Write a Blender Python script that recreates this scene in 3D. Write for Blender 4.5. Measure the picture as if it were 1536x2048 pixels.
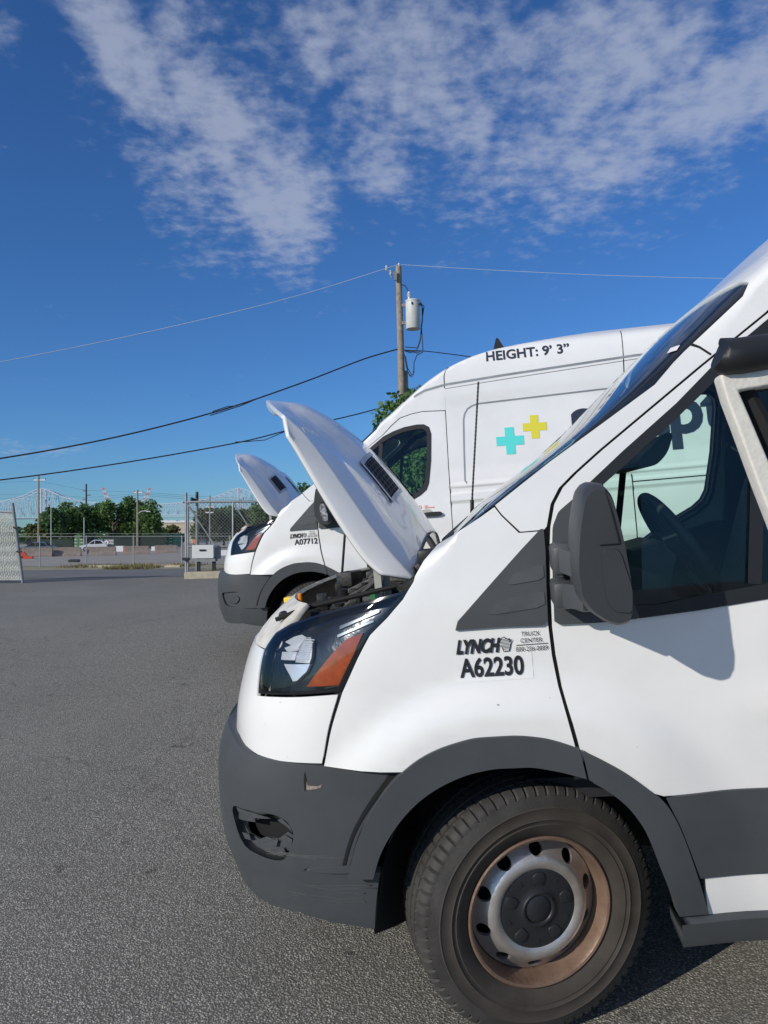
import bpy, bmesh, math, random
from mathutils import Vector, Matrix
from mathutils.geometry import delaunay_2d_cdt
random.seed(7)
for o in list(bpy.data.objects): bpy.data.objects.remove(o)
scene = bpy.context.scene
col = scene.collection

# ------------------------------------------------------------------ camera
# axes of the camera in the world: right, down, forward
CR = Vector((0.99993, 0.00038, -0.01199)); CD = Vector((-0.0120, 0.03188, -0.99942)); CF = Vector((0.0, 0.99949, 0.03188))
CAM = Vector((0, 0, 1.6))
FPX = 1536.0
cd = bpy.data.cameras.new('camera'); co = bpy.data.objects.new('camera', cd); col.objects.link(co)
co.matrix_world = Matrix(((CR.x, -CD.x, -CF.x, 0), (CR.y, -CD.y, -CF.y, 0), (CR.z, -CD.z, -CF.z, 1.6), (0, 0, 0, 1)))
cd.sensor_fit = 'VERTICAL'; cd.sensor_height = 36; cd.lens = 27; cd.clip_start = 0.05; cd.clip_end = 6000
scene.camera = co
def ray(px, py):
    return CR * ((px - 768) / FPX) + CD * ((py - 1024) / FPX) + CF
def at(px, py, Y):
    """a point of the world Y metres ahead, in the direction measured on the photograph"""
    r = ray(px, py); return CAM + r * (Y / r.y)

# ------------------------------------------------------------------ van frames (measured from the two vans' shared features)
VR = Vector((0.99005, -0.12374, 0.06698)); VL = Vector((0.11739, 0.98884, 0.09169)); VU = Vector((-0.07758, -0.08292, 0.99353))
O1 = Vector((0.41349, 2.16369, 0.20678)); O2 = Vector((-0.61541, 6.89646, 0.52142))
def vanm(o):
    return Matrix(((VR.x, VL.x, VU.x, o.x), (VR.y, VL.y, VU.y, o.y), (VR.z, VL.z, VU.z, o.z), (0, 0, 0, 1)))

# ------------------------------------------------------------------ sun and sky
sdir = (VR * .26 + VL * .265 - VU * .205).normalized()      # where the light goes
SUN_EL = math.asin(-sdir.z); SUN_AZ = math.atan2(-sdir.x, -sdir.y)
sl = bpy.data.lights.new('sun', 'SUN'); sl.energy = 3.5; sl.angle = math.radians(.53); sl.color = (1, .93, .82)
so = bpy.data.objects.new('sun', sl); col.objects.link(so)
so.rotation_euler = sdir.to_track_quat('-Z', 'Y').to_euler(); so.location = (-20, -10, 30)
w = bpy.data.worlds.new('World'); scene.world = w; w.use_nodes = True
NT = w.node_tree; NT.nodes.clear()
def wn(t, **k):
    n = NT.nodes.new(t)
    for a, b in k.items(): setattr(n, a, b)
    return n
def wl(a, b): NT.links.new(a, b)
sky = wn('ShaderNodeTexSky', sky_type='NISHITA', sun_disc=False)
sky.sun_elevation = SUN_EL; sky.sun_rotation = SUN_AZ % (2 * math.pi)
sky.air_density = 1.0; sky.dust_density = .25; sky.ozone_density = 3.0; sky.altitude = 10
bg = wn('ShaderNodeBackground'); bg.inputs[1].default_value = .15
wo = wn('ShaderNodeOutputWorld')
tc = wn('ShaderNodeTexCoord'); sep = wn('ShaderNodeSeparateXYZ'); wl(tc.outputs['Generated'], sep.inputs[0])
def wm(op, a, b=None, c=None, clamp=False):
    n = wn('ShaderNodeMath', operation=op); n.use_clamp = clamp
    for i, v in enumerate((a, b, c)):
        if v is None: continue
        if isinstance(v, (int, float)): n.inputs[i].default_value = v
        else: wl(v, n.inputs[i])
    return n.outputs[0]
az = wm('ARCTAN2', sep.outputs[0], sep.outputs[1]); el = wm('ARCSINE', sep.outputs[2])
cmb = wn('ShaderNodeCombineXYZ'); wl(az, cmb.inputs[0]); wl(el, cmb.inputs[1])
zz = wm('ADD', wm('MAXIMUM', sep.outputs[2], 0.0), .12)
pl = wn('ShaderNodeCombineXYZ'); wl(wm('DIVIDE', sep.outputs[0], zz), pl.inputs[0]); wl(wm('DIVIDE', sep.outputs[1], zz), pl.inputs[1])
def blob(px, py, rx, ry, rot, s):
    d = ray(px, py).normalized(); a, e = math.atan2(d.x, d.y), math.asin(d.z)
    v = wn('ShaderNodeVectorMath', operation='SUBTRACT'); wl(cmb.outputs[0], v.inputs[0]); v.inputs[1].default_value = (a, e, 0)
    r = wn('ShaderNodeVectorRotate', rotation_type='Z_AXIS'); wl(v.outputs[0], r.inputs['Vector']); r.inputs['Angle'].default_value = math.radians(rot)
    m = wn('ShaderNodeVectorMath', operation='MULTIPLY'); wl(r.outputs[0], m.inputs[0])
    m.inputs[1].default_value = (FPX / rx, FPX / ry, 0)
    l = wn('ShaderNodeVectorMath', operation='LENGTH'); wl(m.outputs[0], l.inputs[0])
    q = wn('ShaderNodeMapRange', interpolation_type='SMOOTHSTEP'); wl(l.outputs['Value'], q.inputs[0])
    q.inputs[1].default_value = .15; q.inputs[2].default_value = 1; q.inputs[3].default_value = s; q.inputs[4].default_value = 0
    return q.outputs[0]
mask = None
for b in ((250, 110, 330, 110, 48, 1.0), (420, 230, 330, 140, 50, .95), (560, 400, 230, 190, 60, 1.0), (830, 110, 330, 190, 20, .85), (1180, 120, 460, 190, 0, .95),
          (1250, 290, 400, 130, -22, .9), (1480, 190, 330, 150, -10, .95), (1130, 420, 230, 80, -15, .6), (740, 300, 200, 130, 40, .85), (930, 230, 170, 120, 30, .85), (640, 90, 200, 120, 50, .7), (10, 60, 60, 70, 0, .7), (60, 900, 220, 40, 0, .42),
          (860, 150, 900, 330, 4, .62), (1180, 260, 620, 300, -8, .72), (430, 260, 420, 330, 52, .72), (1900, -100, 700, 260, 10, .9), (-700, -200, 420, 260, 40, .8), (900, -420, 800, 260, 0, .9), (400, -900, 700, 400, 20, .9), (1800, -1100, 900, 500, -20, .9)):
    q = blob(*b); mask = q if mask is None else wm('MAXIMUM', mask, q)
def sstep(src, a, b, hi):
    q = wn('ShaderNodeMapRange', interpolation_type='SMOOTHSTEP'); wl(src, q.inputs[0]); q.inputs[1].default_value = a; q.inputs[2].default_value = b; q.inputs[4].default_value = hi; return q.outputs[0]
# unseen cloud added overhead and behind the camera for whiter light in the shade
mask = wm('MAXIMUM', mask, sstep(el, .66, .90, .95)); mask = wm('MAXIMUM', mask, wm('MULTIPLY', sstep(wm('ABSOLUTE', az), .95, 1.5, .95), sstep(el, .12, .42, 1)))
nz = wn('ShaderNodeTexNoise'); wl(pl.outputs[0], nz.inputs['Vector']); nz.inputs['Scale'].default_value = 5.6; nz.inputs['Detail'].default_value = 9; nz.inputs['Roughness'].default_value = .6; nz.inputs['Distortion'].default_value = .25
nz2 = wn('ShaderNodeTexNoise'); wl(pl.outputs[0], nz2.inputs['Vector']); nz2.inputs['Scale'].default_value = 23; nz2.inputs['Detail'].default_value = 8; nz2.inputs['Roughness'].default_value = .55
nn = wm('ADD', wm('MULTIPLY', nz.outputs[0], .52), wm('MULTIPLY', nz2.outputs[0], .48))
dens = wm('ADD', wm('MULTIPLY', mask, .36), wm('SUBTRACT', nn, .625))
cl = wn('ShaderNodeMapRange', interpolation_type='SMOOTHSTEP'); wl(dens, cl.inputs[0])
cl.inputs[1].default_value = -.03; cl.inputs[2].default_value = .31; cl.inputs[3].default_value = 0; cl.inputs[4].default_value = .66
hs = wn('ShaderNodeHueSaturation'); hs.inputs['Saturation'].default_value = 1.05; hs.inputs['Value'].default_value = 1.0; wl(sky.outputs[0], hs.inputs['Color'])
mx = wn('ShaderNodeMix', data_type='RGBA'); wl(cl.outputs[0], mx.inputs['Factor']); tn = wn('ShaderNodeMix', data_type='RGBA', blend_type='MULTIPLY'); tn.inputs['Factor'].default_value = 1; wl(hs.outputs[0], tn.inputs['A']); tn.inputs['B'].default_value = (.285, .49, .755, 1); wl(tn.outputs['Result'], mx.inputs['A']); mx.inputs['B'].default_value = (2.9, 3.2, 4.0, 1)
wl(mx.outputs['Result'], bg.inputs[0]); wl(bg.outputs[0], wo.inputs[0])
vs = scene.view_settings; vs.view_transform = 'Standard'; vs.look = 'None'; vs.exposure = 0; vs.gamma = 1; vs.use_curve_mapping = False
try:
    scene.cycles.use_denoising = True; scene.cycles.max_bounces = 10; scene.cycles.transparent_max_bounces = 16
except Exception: pass

# ------------------------------------------------------------------ materials
def mat(name, base=(.5, .5, .5), rough=.5, metal=0, coat=0, var=.0, scale=8, bump=0, bscale=60, spec=.5, col2=None, detail=4, coords='Object'):
    m = bpy.data.materials.new(name); m.use_nodes = True; n = m.node_tree; b = n.nodes['Principled BSDF']
    b.inputs['Base Color'].default_value = (*base, 1); b.inputs['Roughness'].default_value = rough; b.inputs['Metallic'].default_value = metal
    b.inputs['Coat Weight'].default_value = coat; b.inputs['Coat Roughness'].default_value = .03; b.inputs['Specular IOR Level'].default_value = spec
    t = n.nodes.new('ShaderNodeTexCoord')
    if var or col2:
        z = n.nodes.new('ShaderNodeTexNoise'); z.inputs['Scale'].default_value = scale; z.inputs['Detail'].default_value = detail; z.inputs['Roughness'].default_value = .6
        n.links.new(t.outputs[coords], z.inputs['Vector'])
        r = n.nodes.new('ShaderNodeMapRange'); n.links.new(z.outputs[0], r.inputs[0]); r.inputs[1].default_value = .3; r.inputs[2].default_value = .7
        x = n.nodes.new('ShaderNodeMix'); x.data_type = 'RGBA'; n.links.new(r.outputs[0], x.inputs['Factor'])
        c2 = col2 or tuple(c * (1 - var) for c in base); c1 = base if col2 else tuple(min(1, c * (1 + var * .6)) for c in base)
        x.inputs['A'].default_value = (*c1, 1); x.inputs['B'].default_value = (*c2, 1); n.links.new(x.outputs['Result'], b.inputs['Base Color'])
    if bump:
        z2 = n.nodes.new('ShaderNodeTexNoise'); z2.inputs['Scale'].default_value = bscale; z2.inputs['Detail'].default_value = 4; n.links.new(t.outputs[coords], z2.inputs['Vector'])
        bp = n.nodes.new('ShaderNodeBump'); bp.inputs['Strength'].default_value = bump; bp.inputs['Distance'].default_value = .01
        n.links.new(z2.outputs[0], bp.inputs['Height']); n.links.new(bp.outputs[0], b.inputs['Normal'])
    return m
def glassmat(name, tint, refl=1.0, rough=.0, ior=1.45):
    m = bpy.data.materials.new(name); m.use_nodes = True; n = m.node_tree; n.nodes.clear()
    o = n.nodes.new('ShaderNodeOutputMaterial'); t = n.nodes.new('ShaderNodeBsdfTransparent'); g = n.nodes.new('ShaderNodeBsdfGlossy')
    t.inputs[0].default_value = (*tint, 1); g.inputs[0].default_value = (refl, refl, refl, 1); g.inputs['Roughness'].default_value = rough
    f = n.nodes.new('ShaderNodeFresnel'); f.inputs[0].default_value = ior; x = n.nodes.new('ShaderNodeMixShader')
    n.links.new(f.outputs[0], x.inputs[0]); n.links.new(t.outputs[0], x.inputs[1]); n.links.new(g.outputs[0], x.inputs[2]); n.links.new(x.outputs[0], o.inputs[0])
    return m
M = {}
M['white'] = mat('white_paint', (.80, .80, .79), .30, coat=.65, var=.05, scale=3.5, detail=9, bump=.035, bscale=5)
M['white2'] = mat('white_paint_clean', (.80, .80, .795), .35, coat=.4, var=.02, scale=2)
M['offwhite'] = mat('dusty_white_paint', (.62, .59, .53), .5, var=.25, scale=22, bump=.15)
M['plastic'] = mat('grey_moulded_plastic', (.058, .064, .070), .48, var=.14, scale=5, bump=.10, bscale=900)
M['plastic2'] = mat('worn_grey_plastic', (.066, .072, .078), .55, var=.25, scale=14, bump=.12, bscale=700)
M['black'] = mat('black_trim', (.012, .013, .015), .5)
M['mirror'] = mat('dark_grained_plastic', (.036, .040, .044), .5, var=.15, scale=6, bump=.12, bscale=900)
M['gap'] = mat('seal_and_hollow_black', (.006, .006, .007), .8)  # rubber of seals and joints, also black painted in for dark hollows
M['gloss'] = mat('gloss_black', (.01, .011, .014), .12)
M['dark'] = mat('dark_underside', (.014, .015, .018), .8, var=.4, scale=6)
M['engine'] = mat('dusty_black_plastic', (.03, .03, .03), .55, var=.5, scale=16, bump=.3, bscale=80)
M['engine2'] = mat('dusty_grey_casting', (.11, .105, .10), .6, var=.5, scale=25, bump=.3, bscale=60)
M['alu'] = mat('bare_aluminium', (.55, .55, .54), .4, metal=.8, var=.2, scale=20)
M['orange'] = mat('orange_plastic', (.8, .25, .02), .4); M['yellow'] = mat('yellow_plastic', (.85, .60, .02), .4); M['green'] = mat('green_plastic', (.03, .20, .07), .5)
M['chrome'] = mat('bright_reflector', (.86, .88, .92), .18, metal=.4)
M['lampbar'] = mat('lamp_trim', (.16, .18, .21), .3, metal=.6)
M['lamp_in'] = mat('lamp_housing', (.018, .024, .034), .22, var=.5, scale=9, bump=.2, bscale=26)
M['amber'] = mat('amber_reflector', (.42, .075, .012), .18, coat=.5, var=.3, scale=40)
M['rim'] = mat('dusty_silver_steel', (.62, .60, .59), .33, metal=.7, scale=9, col2=(.42, .36, .31), bump=.08, bscale=120)
M['rimbrown'] = mat('rusty_brown_steel', (.19, .115, .08), .42, metal=.35, scale=13, detail=8, col2=(.29, .20, .145), bump=.15, bscale=90)
M['cap'] = mat('hub_cap_black', (.02, .022, .026), .45, var=.2, scale=12)
M['tyre'] = mat('tyre_rubber', (.046, .044, .041), .75, var=.35, scale=12, bump=.15, bscale=160)
M['tyreside'] = mat('tyre_sidewall_dusty', (.055, .046, .038), .85, var=.35, scale=9, bump=.1, bscale=200)
M['seat'] = mat('grey_green_cloth', (.10, .115, .10), .9, var=.2, scale=30)
M['inner'] = mat('interior_plastic', (.05, .054, .056), .6, var=.2, scale=9)
M['lining'] = mat('pale_interior_lining', (.42, .42, .39), .8)
M['ink'] = mat('black_vinyl', (.012, .013, .018), .5); M['navy'] = mat('navy_vinyl', (.02, .028, .055), .5)
M['cyan'] = mat('cyan_vinyl', (.10, .70, .66), .45); M['lime'] = mat('yellow_vinyl', (.72, .66, .05), .45); M['red'] = mat('red_vinyl', (.75, .10, .08), .5)
M['stickwhite'] = mat('sticker_white', (.785, .79, .785), .33)
M['tint'] = glassmat('green_tinted_glass', (.80, .945, .885)); M['screen'] = glassmat('windscreen_glass', (.50, .70, .72), ior=1.8); M['lens'] = glassmat('clear_lens', (.86, .89, .92), .9, .02)
M['mglass'] = mat('mirror_glass', (.7, .75, .8), .04, metal=1)
M['steel'] = mat('galvanised_steel', (.32, .335, .34), .5, metal=.5, var=.2, scale=6)
M['post'] = mat('painted_grey_post', (.22, .235, .24), .55, var=.2, scale=4)
M['slat'] = mat('pale_privacy_slats', (.50, .53, .48), .6, var=.2, scale=7)
M['wood'] = mat('weathered_pole_wood', (.30, .255, .20), .85, var=.35, scale=6, bump=.3, bscale=30)
M['wire'] = mat('black_cable', (.015, .016, .022), .6); M['wirelight'] = mat('bright_aluminium_wire', (.62, .66, .68), .4)
M['porcelain'] = mat('pale_porcelain', (.6, .62, .62), .3)
M['tank'] = mat('pale_grey_tank', (.58, .59, .57), .45, var=.06, scale=4)
M['concrete'] = mat('weathered_concrete', (.36, .32, .25), .9, var=.22, scale=5, bump=.3, bscale=40)
M['kerb'] = mat('kerb_concrete', (.44, .39, .29), .9, var=.2, scale=6, bump=.3, bscale=40)
M['barrier'] = mat('stained_concrete', (.25, .205, .18), .9, var=.3, scale=3)
M['barrier2'] = mat('rusty_orange_concrete', (.42, .20, .13), .9, var=.2, scale=3)
M['redp'] = mat('red_plastic', (.62, .07, .03), .5); M['contgreen'] = mat('container_green', (.055, .19, .09), .6, var=.2, scale=2)
M['contpale'] = mat('container_pale_mark', (.42, .55, .42), .6)
M['cabinet'] = mat('cabinet_pale_grey', (.62, .64, .63), .45, var=.05, scale=4)
M['bridge'] = mat('bridge_pale_blue_paint', (.46, .55, .64), .7)
M['tan'] = mat('tan_wall', (.48, .40, .30), .9); M['roofw'] = mat('pale_roof', (.62, .63, .64), .8)
M['screenfence'] = mat('dark_green_screen', (.018, .035, .028), .9, var=.4, scale=2)
M['crane'] = mat('crane_red', (.55, .20, .17), .6); M['cranew'] = mat('crane_white', (.65, .66, .68), .6)
M['bark'] = mat('bark', (.10, .08, .06), .9, var=.3, scale=8)
def leafmat(name, a, b):
    m = mat(name, a, .6, col2=b, scale=1.1, detail=6, spec=.25); n = m.node_tree; p = n.nodes['Principled BSDF']
    src = p.inputs['Base Color'].links[0].from_socket
    tr = n.nodes.new('ShaderNodeBsdfTranslucent'); n.links.new(src, tr.inputs[0]); x = n.nodes.new('ShaderNodeMixShader'); x.inputs[0].default_value = .3
    n.links.new(p.outputs[0], x.inputs[1]); n.links.new(tr.outputs[0], x.inputs[2]); n.links.new(x.outputs[0], n.nodes['Material Output'].inputs[0]); return m
M['leaf'] = leafmat('leaf_deep_green', (.085, .165, .048), (.13, .22, .07)); M['leaf2'] = leafmat('leaf_blue_green', (.075, .155, .06), (.11, .195, .07))
M['leaf3'] = leafmat('leaf_olive', (.10, .13, .04), (.14, .17, .055)); M['grass'] = mat('dry_grass', (.12, .12, .04), .9, col2=(.24, .19, .09), scale=1.5)

# ------------------------------------------------------------------ object helpers
def tag(o, label=None, cat=None, group=None, kind=None):
    if label: o['label'] = label
    if cat: o['category'] = cat
    if group: o['group'] = group
    if kind: o['kind'] = kind
    return o
def empty(name, label, cat, group=None, loc=(0, 0, 0), rz=0):
    o = bpy.data.objects.new(name, None); col.objects.link(o); o.location = loc; o.rotation_euler = (0, 0, rz); o.empty_display_size = .1
    return tag(o, label, cat, group)
def link(name, me, mt, parent=None, smooth=False):
    if mt is not None and not me.materials:
        for m in (mt if isinstance(mt, (list, tuple)) else [mt]): me.materials.append(m)
    o = bpy.data.objects.new(name, me); col.objects.link(o)
    if parent is not None: o.parent = parent
    if smooth:
        for p in me.polygons: p.use_smooth = True
    return o
KS = 0.0      # the vans' own lie across the slope: height lost per metre towards the far side (set while a van is built)
def lie(v): return Vector((v[0], v[1], v[2] - KS * max(0, v[1]))) if KS else v
class MB:
    """collects boxes, tubes and lathes into ONE mesh"""
    def __init__(s): s.v = []; s.f = []; s.mi = []; s.k = 0
    def add(s, vs, fs):
        b = len(s.v); s.v += [tuple(v) for v in vs]; s.f += [tuple(i + b for i in f) for f in fs]; s.mi += [s.k] * len(fs); return s
    def box(s, c, d, rot=None, bev=0):
        if bev:
            bm = bmesh.new(); bmesh.ops.create_cube(bm, size=1)
            for v in bm.verts: v.co = Vector((v.co.x * d[0], v.co.y * d[1], v.co.z * d[2]))
            bmesh.ops.bevel(bm, geom=bm.edges[:], offset=bev, segments=2, affect='EDGES', profile=.5)
            vs = [v.co.copy() for v in bm.verts]; bm.verts.index_update(); fs = [[v.index for v in f.verts] for f in bm.faces]; bm.free()
        else:
            vs = [Vector((x * d[0] / 2, y * d[1] / 2, z * d[2] / 2)) for x in (-1, 1) for y in (-1, 1) for z in (-1, 1)]
            fs = [(0, 1, 3, 2), (4, 6, 7, 5), (0, 4, 5, 1), (2, 3, 7, 6), (0, 2, 6, 4), (1, 5, 7, 3)]
        if rot is not None: vs = [rot @ v for v in vs]
        return s.add([v + Vector(c) for v in vs], fs)
    def tube(s, pts, r, n=8, cap=True):
        pts = [Vector(p) for p in pts]; rs = r if isinstance(r, (list, tuple)) else [r] * len(pts); V = []; F = []; pu = None
        for i, p in enumerate(pts):
            t = (pts[min(i + 1, len(pts) - 1)] - pts[max(i - 1, 0)]).normalized()
            if pu is None: pu = t.orthogonal().normalized()
            pu = (pu - t * pu.dot(t)).normalized(); q = t.cross(pu)
            for k in range(n):
                a = 2 * math.pi * k / n; V.append(p + (pu * math.cos(a) + q * math.sin(a)) * rs[i])
        for i in range(len(pts) - 1):
            for k in range(n): F.append((i * n + k, i * n + (k + 1) % n, (i + 1) * n + (k + 1) % n, (i + 1) * n + k))
        if cap: F.append(tuple(range(n))[::-1]); F.append(tuple((len(pts) - 1) * n + k for k in range(n)))
        return s.add(V, F)
    def beam(s, a, b, wd, ht=None):
        a, b = Vector(a), Vector(b); d = b - a
        if d.length < 1e-6: return s
        return s.box((a + b) / 2, (wd, ht or wd, d.length), d.to_track_quat('Z', 'Y').to_matrix())
    def prism(s, poly, axis_a, axis_b, axis_n, o, depth, bev=0):
        """polygon in the plane (axis_a, axis_b) at o, extruded by depth along axis_n"""
        n = len(poly); A, B, N, o = Vector(axis_a), Vector(axis_b), Vector(axis_n), Vector(o)
        if bev:
            cx = sum(p[0] for p in poly) / n; cy = sum(p[1] for p in poly) / n
            sc = lambda p, k: (p[0] + (cx - p[0]) * k, p[1] + (cy - p[1]) * k)
            rings = [(bev * 1.6, 0), (bev * .5, depth * .1), (0, depth * .35), (0, depth * .65), (bev * .5, depth * .9), (bev * 1.6, depth)]
        else: sc = lambda p, k: p; rings = [(0, 0), (0, depth)]
        V = []
        for k, z in rings:
            for p in poly: q = sc(p, k); V.append(o + A * q[0] + B * q[1] + N * z)
        F = [tuple(range(n))[::-1]]
        for r in range(len(rings) - 1):
            for i in range(n): F.append((r * n + i, r * n + (i + 1) % n, (r + 1) * n + (i + 1) % n, (r + 1) * n + i))
        F.append(tuple((len(rings) - 1) * n + i for i in range(n)))
        return s.add(V, F)
    def build(s, name, mt, parent=None, smooth=False, fixn=True):
        me = bpy.data.meshes.new(name); me.from_pydata([tuple(lie(v)) for v in s.v], [], s.f); 
        for m in (mt if isinstance(mt, (list, tuple)) else [mt]): me.materials.append(m)
        if isinstance(mt, (list, tuple)):
            me.polygons.foreach_set('material_index', s.mi)
        if fixn:
            bm = bmesh.new(); bm.from_mesh(me); bmesh.ops.recalc_face_normals(bm, faces=bm.faces[:]); bm.to_mesh(me); bm.free()
        if smooth:
            me.polygons.foreach_set('use_smooth', [True] * len(me.polygons))
            try: me.set_sharp_from_angle(angle=math.radians(40))
            except Exception: pass
        return link(name, me, None, parent)
def copy_tree(o, parent=None):
    c = o.copy(); col.objects.link(c)
    if parent is not None: c.parent = parent
    for ch in list(o.children): copy_tree(ch, c)
    return c
# ------------------------------------------------------------------ the vans' sheet-metal surface, in metres: u rearward of the front axle, v inward from the left side, w up
def pchip(xs,ys):
    n=len(xs);h=[xs[i+1]-xs[i] for i in range(n-1)];d=[(ys[i+1]-ys[i])/h[i] for i in range(n-1)]
    m=[0]*n;m[0]=d[0];m[-1]=d[-1]
    for i in range(1,n-1):
        if d[i-1]*d[i]<=0:m[i]=0
        else:
            w1=2*h[i]+h[i-1];w2=h[i]+2*h[i-1];m[i]=(w1+w2)/(w1/d[i-1]+w2/d[i])
    def f(x):
        if x<=xs[0]:return ys[0]
        if x>=xs[-1]:return ys[-1]
        lo,hi=0,n-1
        while hi-lo>1:
            k=(lo+hi)//2
            if xs[k]<=x:lo=k
            else:hi=k
        t=(x-xs[lo])/h[lo];a=ys[lo];b=ys[hi];p=m[lo]*h[lo];q=m[hi]*h[lo]
        return a*(1+2*t)*(1-t)**2+p*t*(1-t)**2+b*t*t*(3-2*t)+q*t*t*(t-1)
    return f
HW=1.03;LP=1.1
# h, w, v0, uc, uf, p
T=[
(.20,.20,.10,-.30,-.80,.70),
(.28,.28,.035,-.33,-.90,.68),
(.36,.36,.012,-.34,-.94,.66),
(.50,.50,.0,-.34,-.97,.66),
(.70,.70,.0,-.34,-.97,.66),
(.80,.80,.0,-.33,-.965,.66),
(.88,.88,.0,-.31,-.955,.66),
(1.0,1.0,.004,-.28,-.925,.68),
(1.1,1.1,.01,-.24,-.885,.70),
(1.2,1.2,.02,-.20,-.79,.74),
(1.3,1.3,.035,-.17,-.60,.80),
(1.4,1.4,.05,-.12,-0.165,0.9),
(1.5,1.5,.065,.02,-0.05,0.85),
(1.7,1.7,.09,.325,0.245,0.85),
(1.9,1.9,.118,.60,0.475,0.85),
(2.05,2.05,.14,.80,0.655,0.85),
(2.2,2.2,.158,.99,.86,1.),
(2.3,2.3,.17,1.12,.98,1.),
(2.4,2.4,.185,1.27,1.12,1.),
(2.5,2.5,.21,1.46,1.3,1.),
(2.6,2.60,.26,1.8,1.56,1.),
(2.7,2.665,.36,2.3,1.95,1.),
(2.8,2.72,.53,2.8,2.4,1.),
(2.9,2.75,.77,3.0,2.75,1.),
(3.0,2.76,1.029,3.1,3.0,1.),
]
def mk(T):
    hs=[r[0] for r in T]
    return [pchip(hs,[r[i] for r in T]) for i in range(1,6)]
FW,FV,FC,FF,FP=mk(T)
def sst(x,a,b):
    t=max(0,min(1,(x-a)/(b-a)));return t*t*(3-2*t)
def skin(x,h):
    w=FW(h);v0=FV(h);uc=FC(h)
    if x>=uc: u,v=x,v0
    else:
        uf=FF(h);p=FP(h);ph=min(1,(uc-x)/LP)*math.pi/2
        # blend so that the start is tangent along the side
        u=uc-(uc-uf)*math.sin(ph)**p if ph>0 else uc
        v=v0+(HW-v0)*(1-max(0,math.cos(ph))**p)
    return u,v,w

# bumper offset (proud of the fascia) at front
BF=pchip([.2,.28,.36,.42,.5,.6,.7,.78,.84,.88],[-.86,-.97,-1.01,-1.03,-1.05,-1.052,-1.045,-1.025,-.995,-.965])
def bump(x,h):
    w=h;v0=FV(h);uc=FC(h)
    if x>=uc:return x,v0,w
    uf=BF(h);p=FP(h);ph=min(1,(uc-x)/LP)*math.pi/2
    return uc-(uc-uf)*math.sin(ph)**p,v0+(HW-v0)*(1-max(0,math.cos(ph))**p),w
def swell(u, w_):
    """the pressed flare of the front wing round the arch, and the side's long creases"""
    r = math.hypot(u - .0, (w_ - .33))
    s = .034 * sst(-r, -.72, -.58) * sst(-u, -.62, -.3)
    if u > .55: s += .010 * sst(w_, .84, .90) * (1 - sst(w_, .93, 1.02)) * sst(u, .55, .8)
    if u > 1.3:
        s += .014 * (sst(w_, 1.27, 1.30) - sst(w_, 1.352, 1.372)) + .010 * (sst(w_, 1.40, 1.42) - sst(w_, 1.43, 1.46)) - .012 * sst(w_, 1.46, 1.60) * (1 - sst(w_, 2.1, 2.25))
    return s
def body(x, h):
    u, v, w_ = skin(x, h)
    if w_ < 2.3: v -= swell(u, w_)
    return u, v, w_
def xofu(u, h):
    uc = FC(h)
    if u >= uc: return u
    k = min(1, (uc - u) / (uc - FF(h))) ** (1 / FP(h)); return uc - math.asin(k) * 2 / math.pi * LP
def P3(S, x, h, off=0):
    p = Vector(S(x, h)); e = 1.5e-3
    a = Vector(S(x + e, h)) - Vector(S(x - e, h)); b = Vector(S(x, h + e)) - Vector(S(x, h - e)); n = a.cross(b)
    n = n.normalized() if n.length > 1e-12 else Vector((0, 0, 1))
    return p + n * off, n
def inpoly(p, poly):
    x, y = p[0], p[1]; c = False; j = len(poly) - 1
    for i in range(len(poly)):
        a, b = poly[i], poly[j]
        if (a[1] > y) != (b[1] > y) and x < (b[0] - a[0]) * (y - a[1]) / (b[1] - a[1]) + a[0]: c = not c
        j = i
    return c
def dens_(poly, step, closed=True):
    r = []; n = len(poly)
    for i in range(n if closed else n - 1):
        a, b = poly[i], poly[(i + 1) % n]; k = max(1, int(math.hypot(a[0] - b[0], a[1] - b[1]) / step + .5))
        for j in range(k): r.append((a[0] + (b[0] - a[0]) * j / k, a[1] + (b[1] - a[1]) * j / k))
    if not closed: r.append(tuple(poly[-1]))
    return r
def cdt(out, holes, step, sx=None, shift=.5):
    sx = sx or step; loops = [dens_(out, step)] + [dens_(h, step) for h in holes]
    V = []; E = []; LI = []
    for l in loops:
        b = len(V); V += l; E += [(b + i, b + (i + 1) % len(l)) for i in range(len(l))]; LI.append(list(range(b, b + len(l))))
    x0 = min(p[0] for p in out); x1 = max(p[0] for p in out); y0 = min(p[1] for p in out); y1 = max(p[1] for p in out)
    bd = [Vector(p) for p in V]; cell = {}
    m = min(sx, step) * .45
    for p in bd: cell.setdefault((int(p.x // step), int(p.y // step)), []).append(p)
    nx = int((x1 - x0) / sx) + 1; ny = int((y1 - y0) / step) + 1
    for i in range(nx + 1):
        for j in range(ny + 1):
            p = Vector((x0 + i * sx + (j % 2) * sx * shift, y0 + j * step))
            if not inpoly(p, loops[0]) or any(inpoly(p, l) for l in loops[1:]): continue
            c = (int(p.x // step), int(p.y // step))
            if any((q - p).length < m for a in (-1, 0, 1) for b in (-1, 0, 1) for q in cell.get((c[0] + a, c[1] + b), ())): continue
            V.append((p.x, p.y))
    r = delaunay_2d_cdt([Vector(p) for p in V], E, [], 0, 1e-6)
    vs, fs = r[0], r[2]; F = []
    for f in fs:
        c = sum((vs[i] for i in f), Vector((0, 0))) / len(f)
        if inpoly(c, loops[0]) and not any(inpoly(c, l) for l in loops[1:]): F.append(list(f))
    org = {}
    for i, o in enumerate(r[3]):
        for k in o: org[k] = i
    LO = [[org.get(i, 0) for i in l] for l in LI]
    return vs, F, LO
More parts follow.
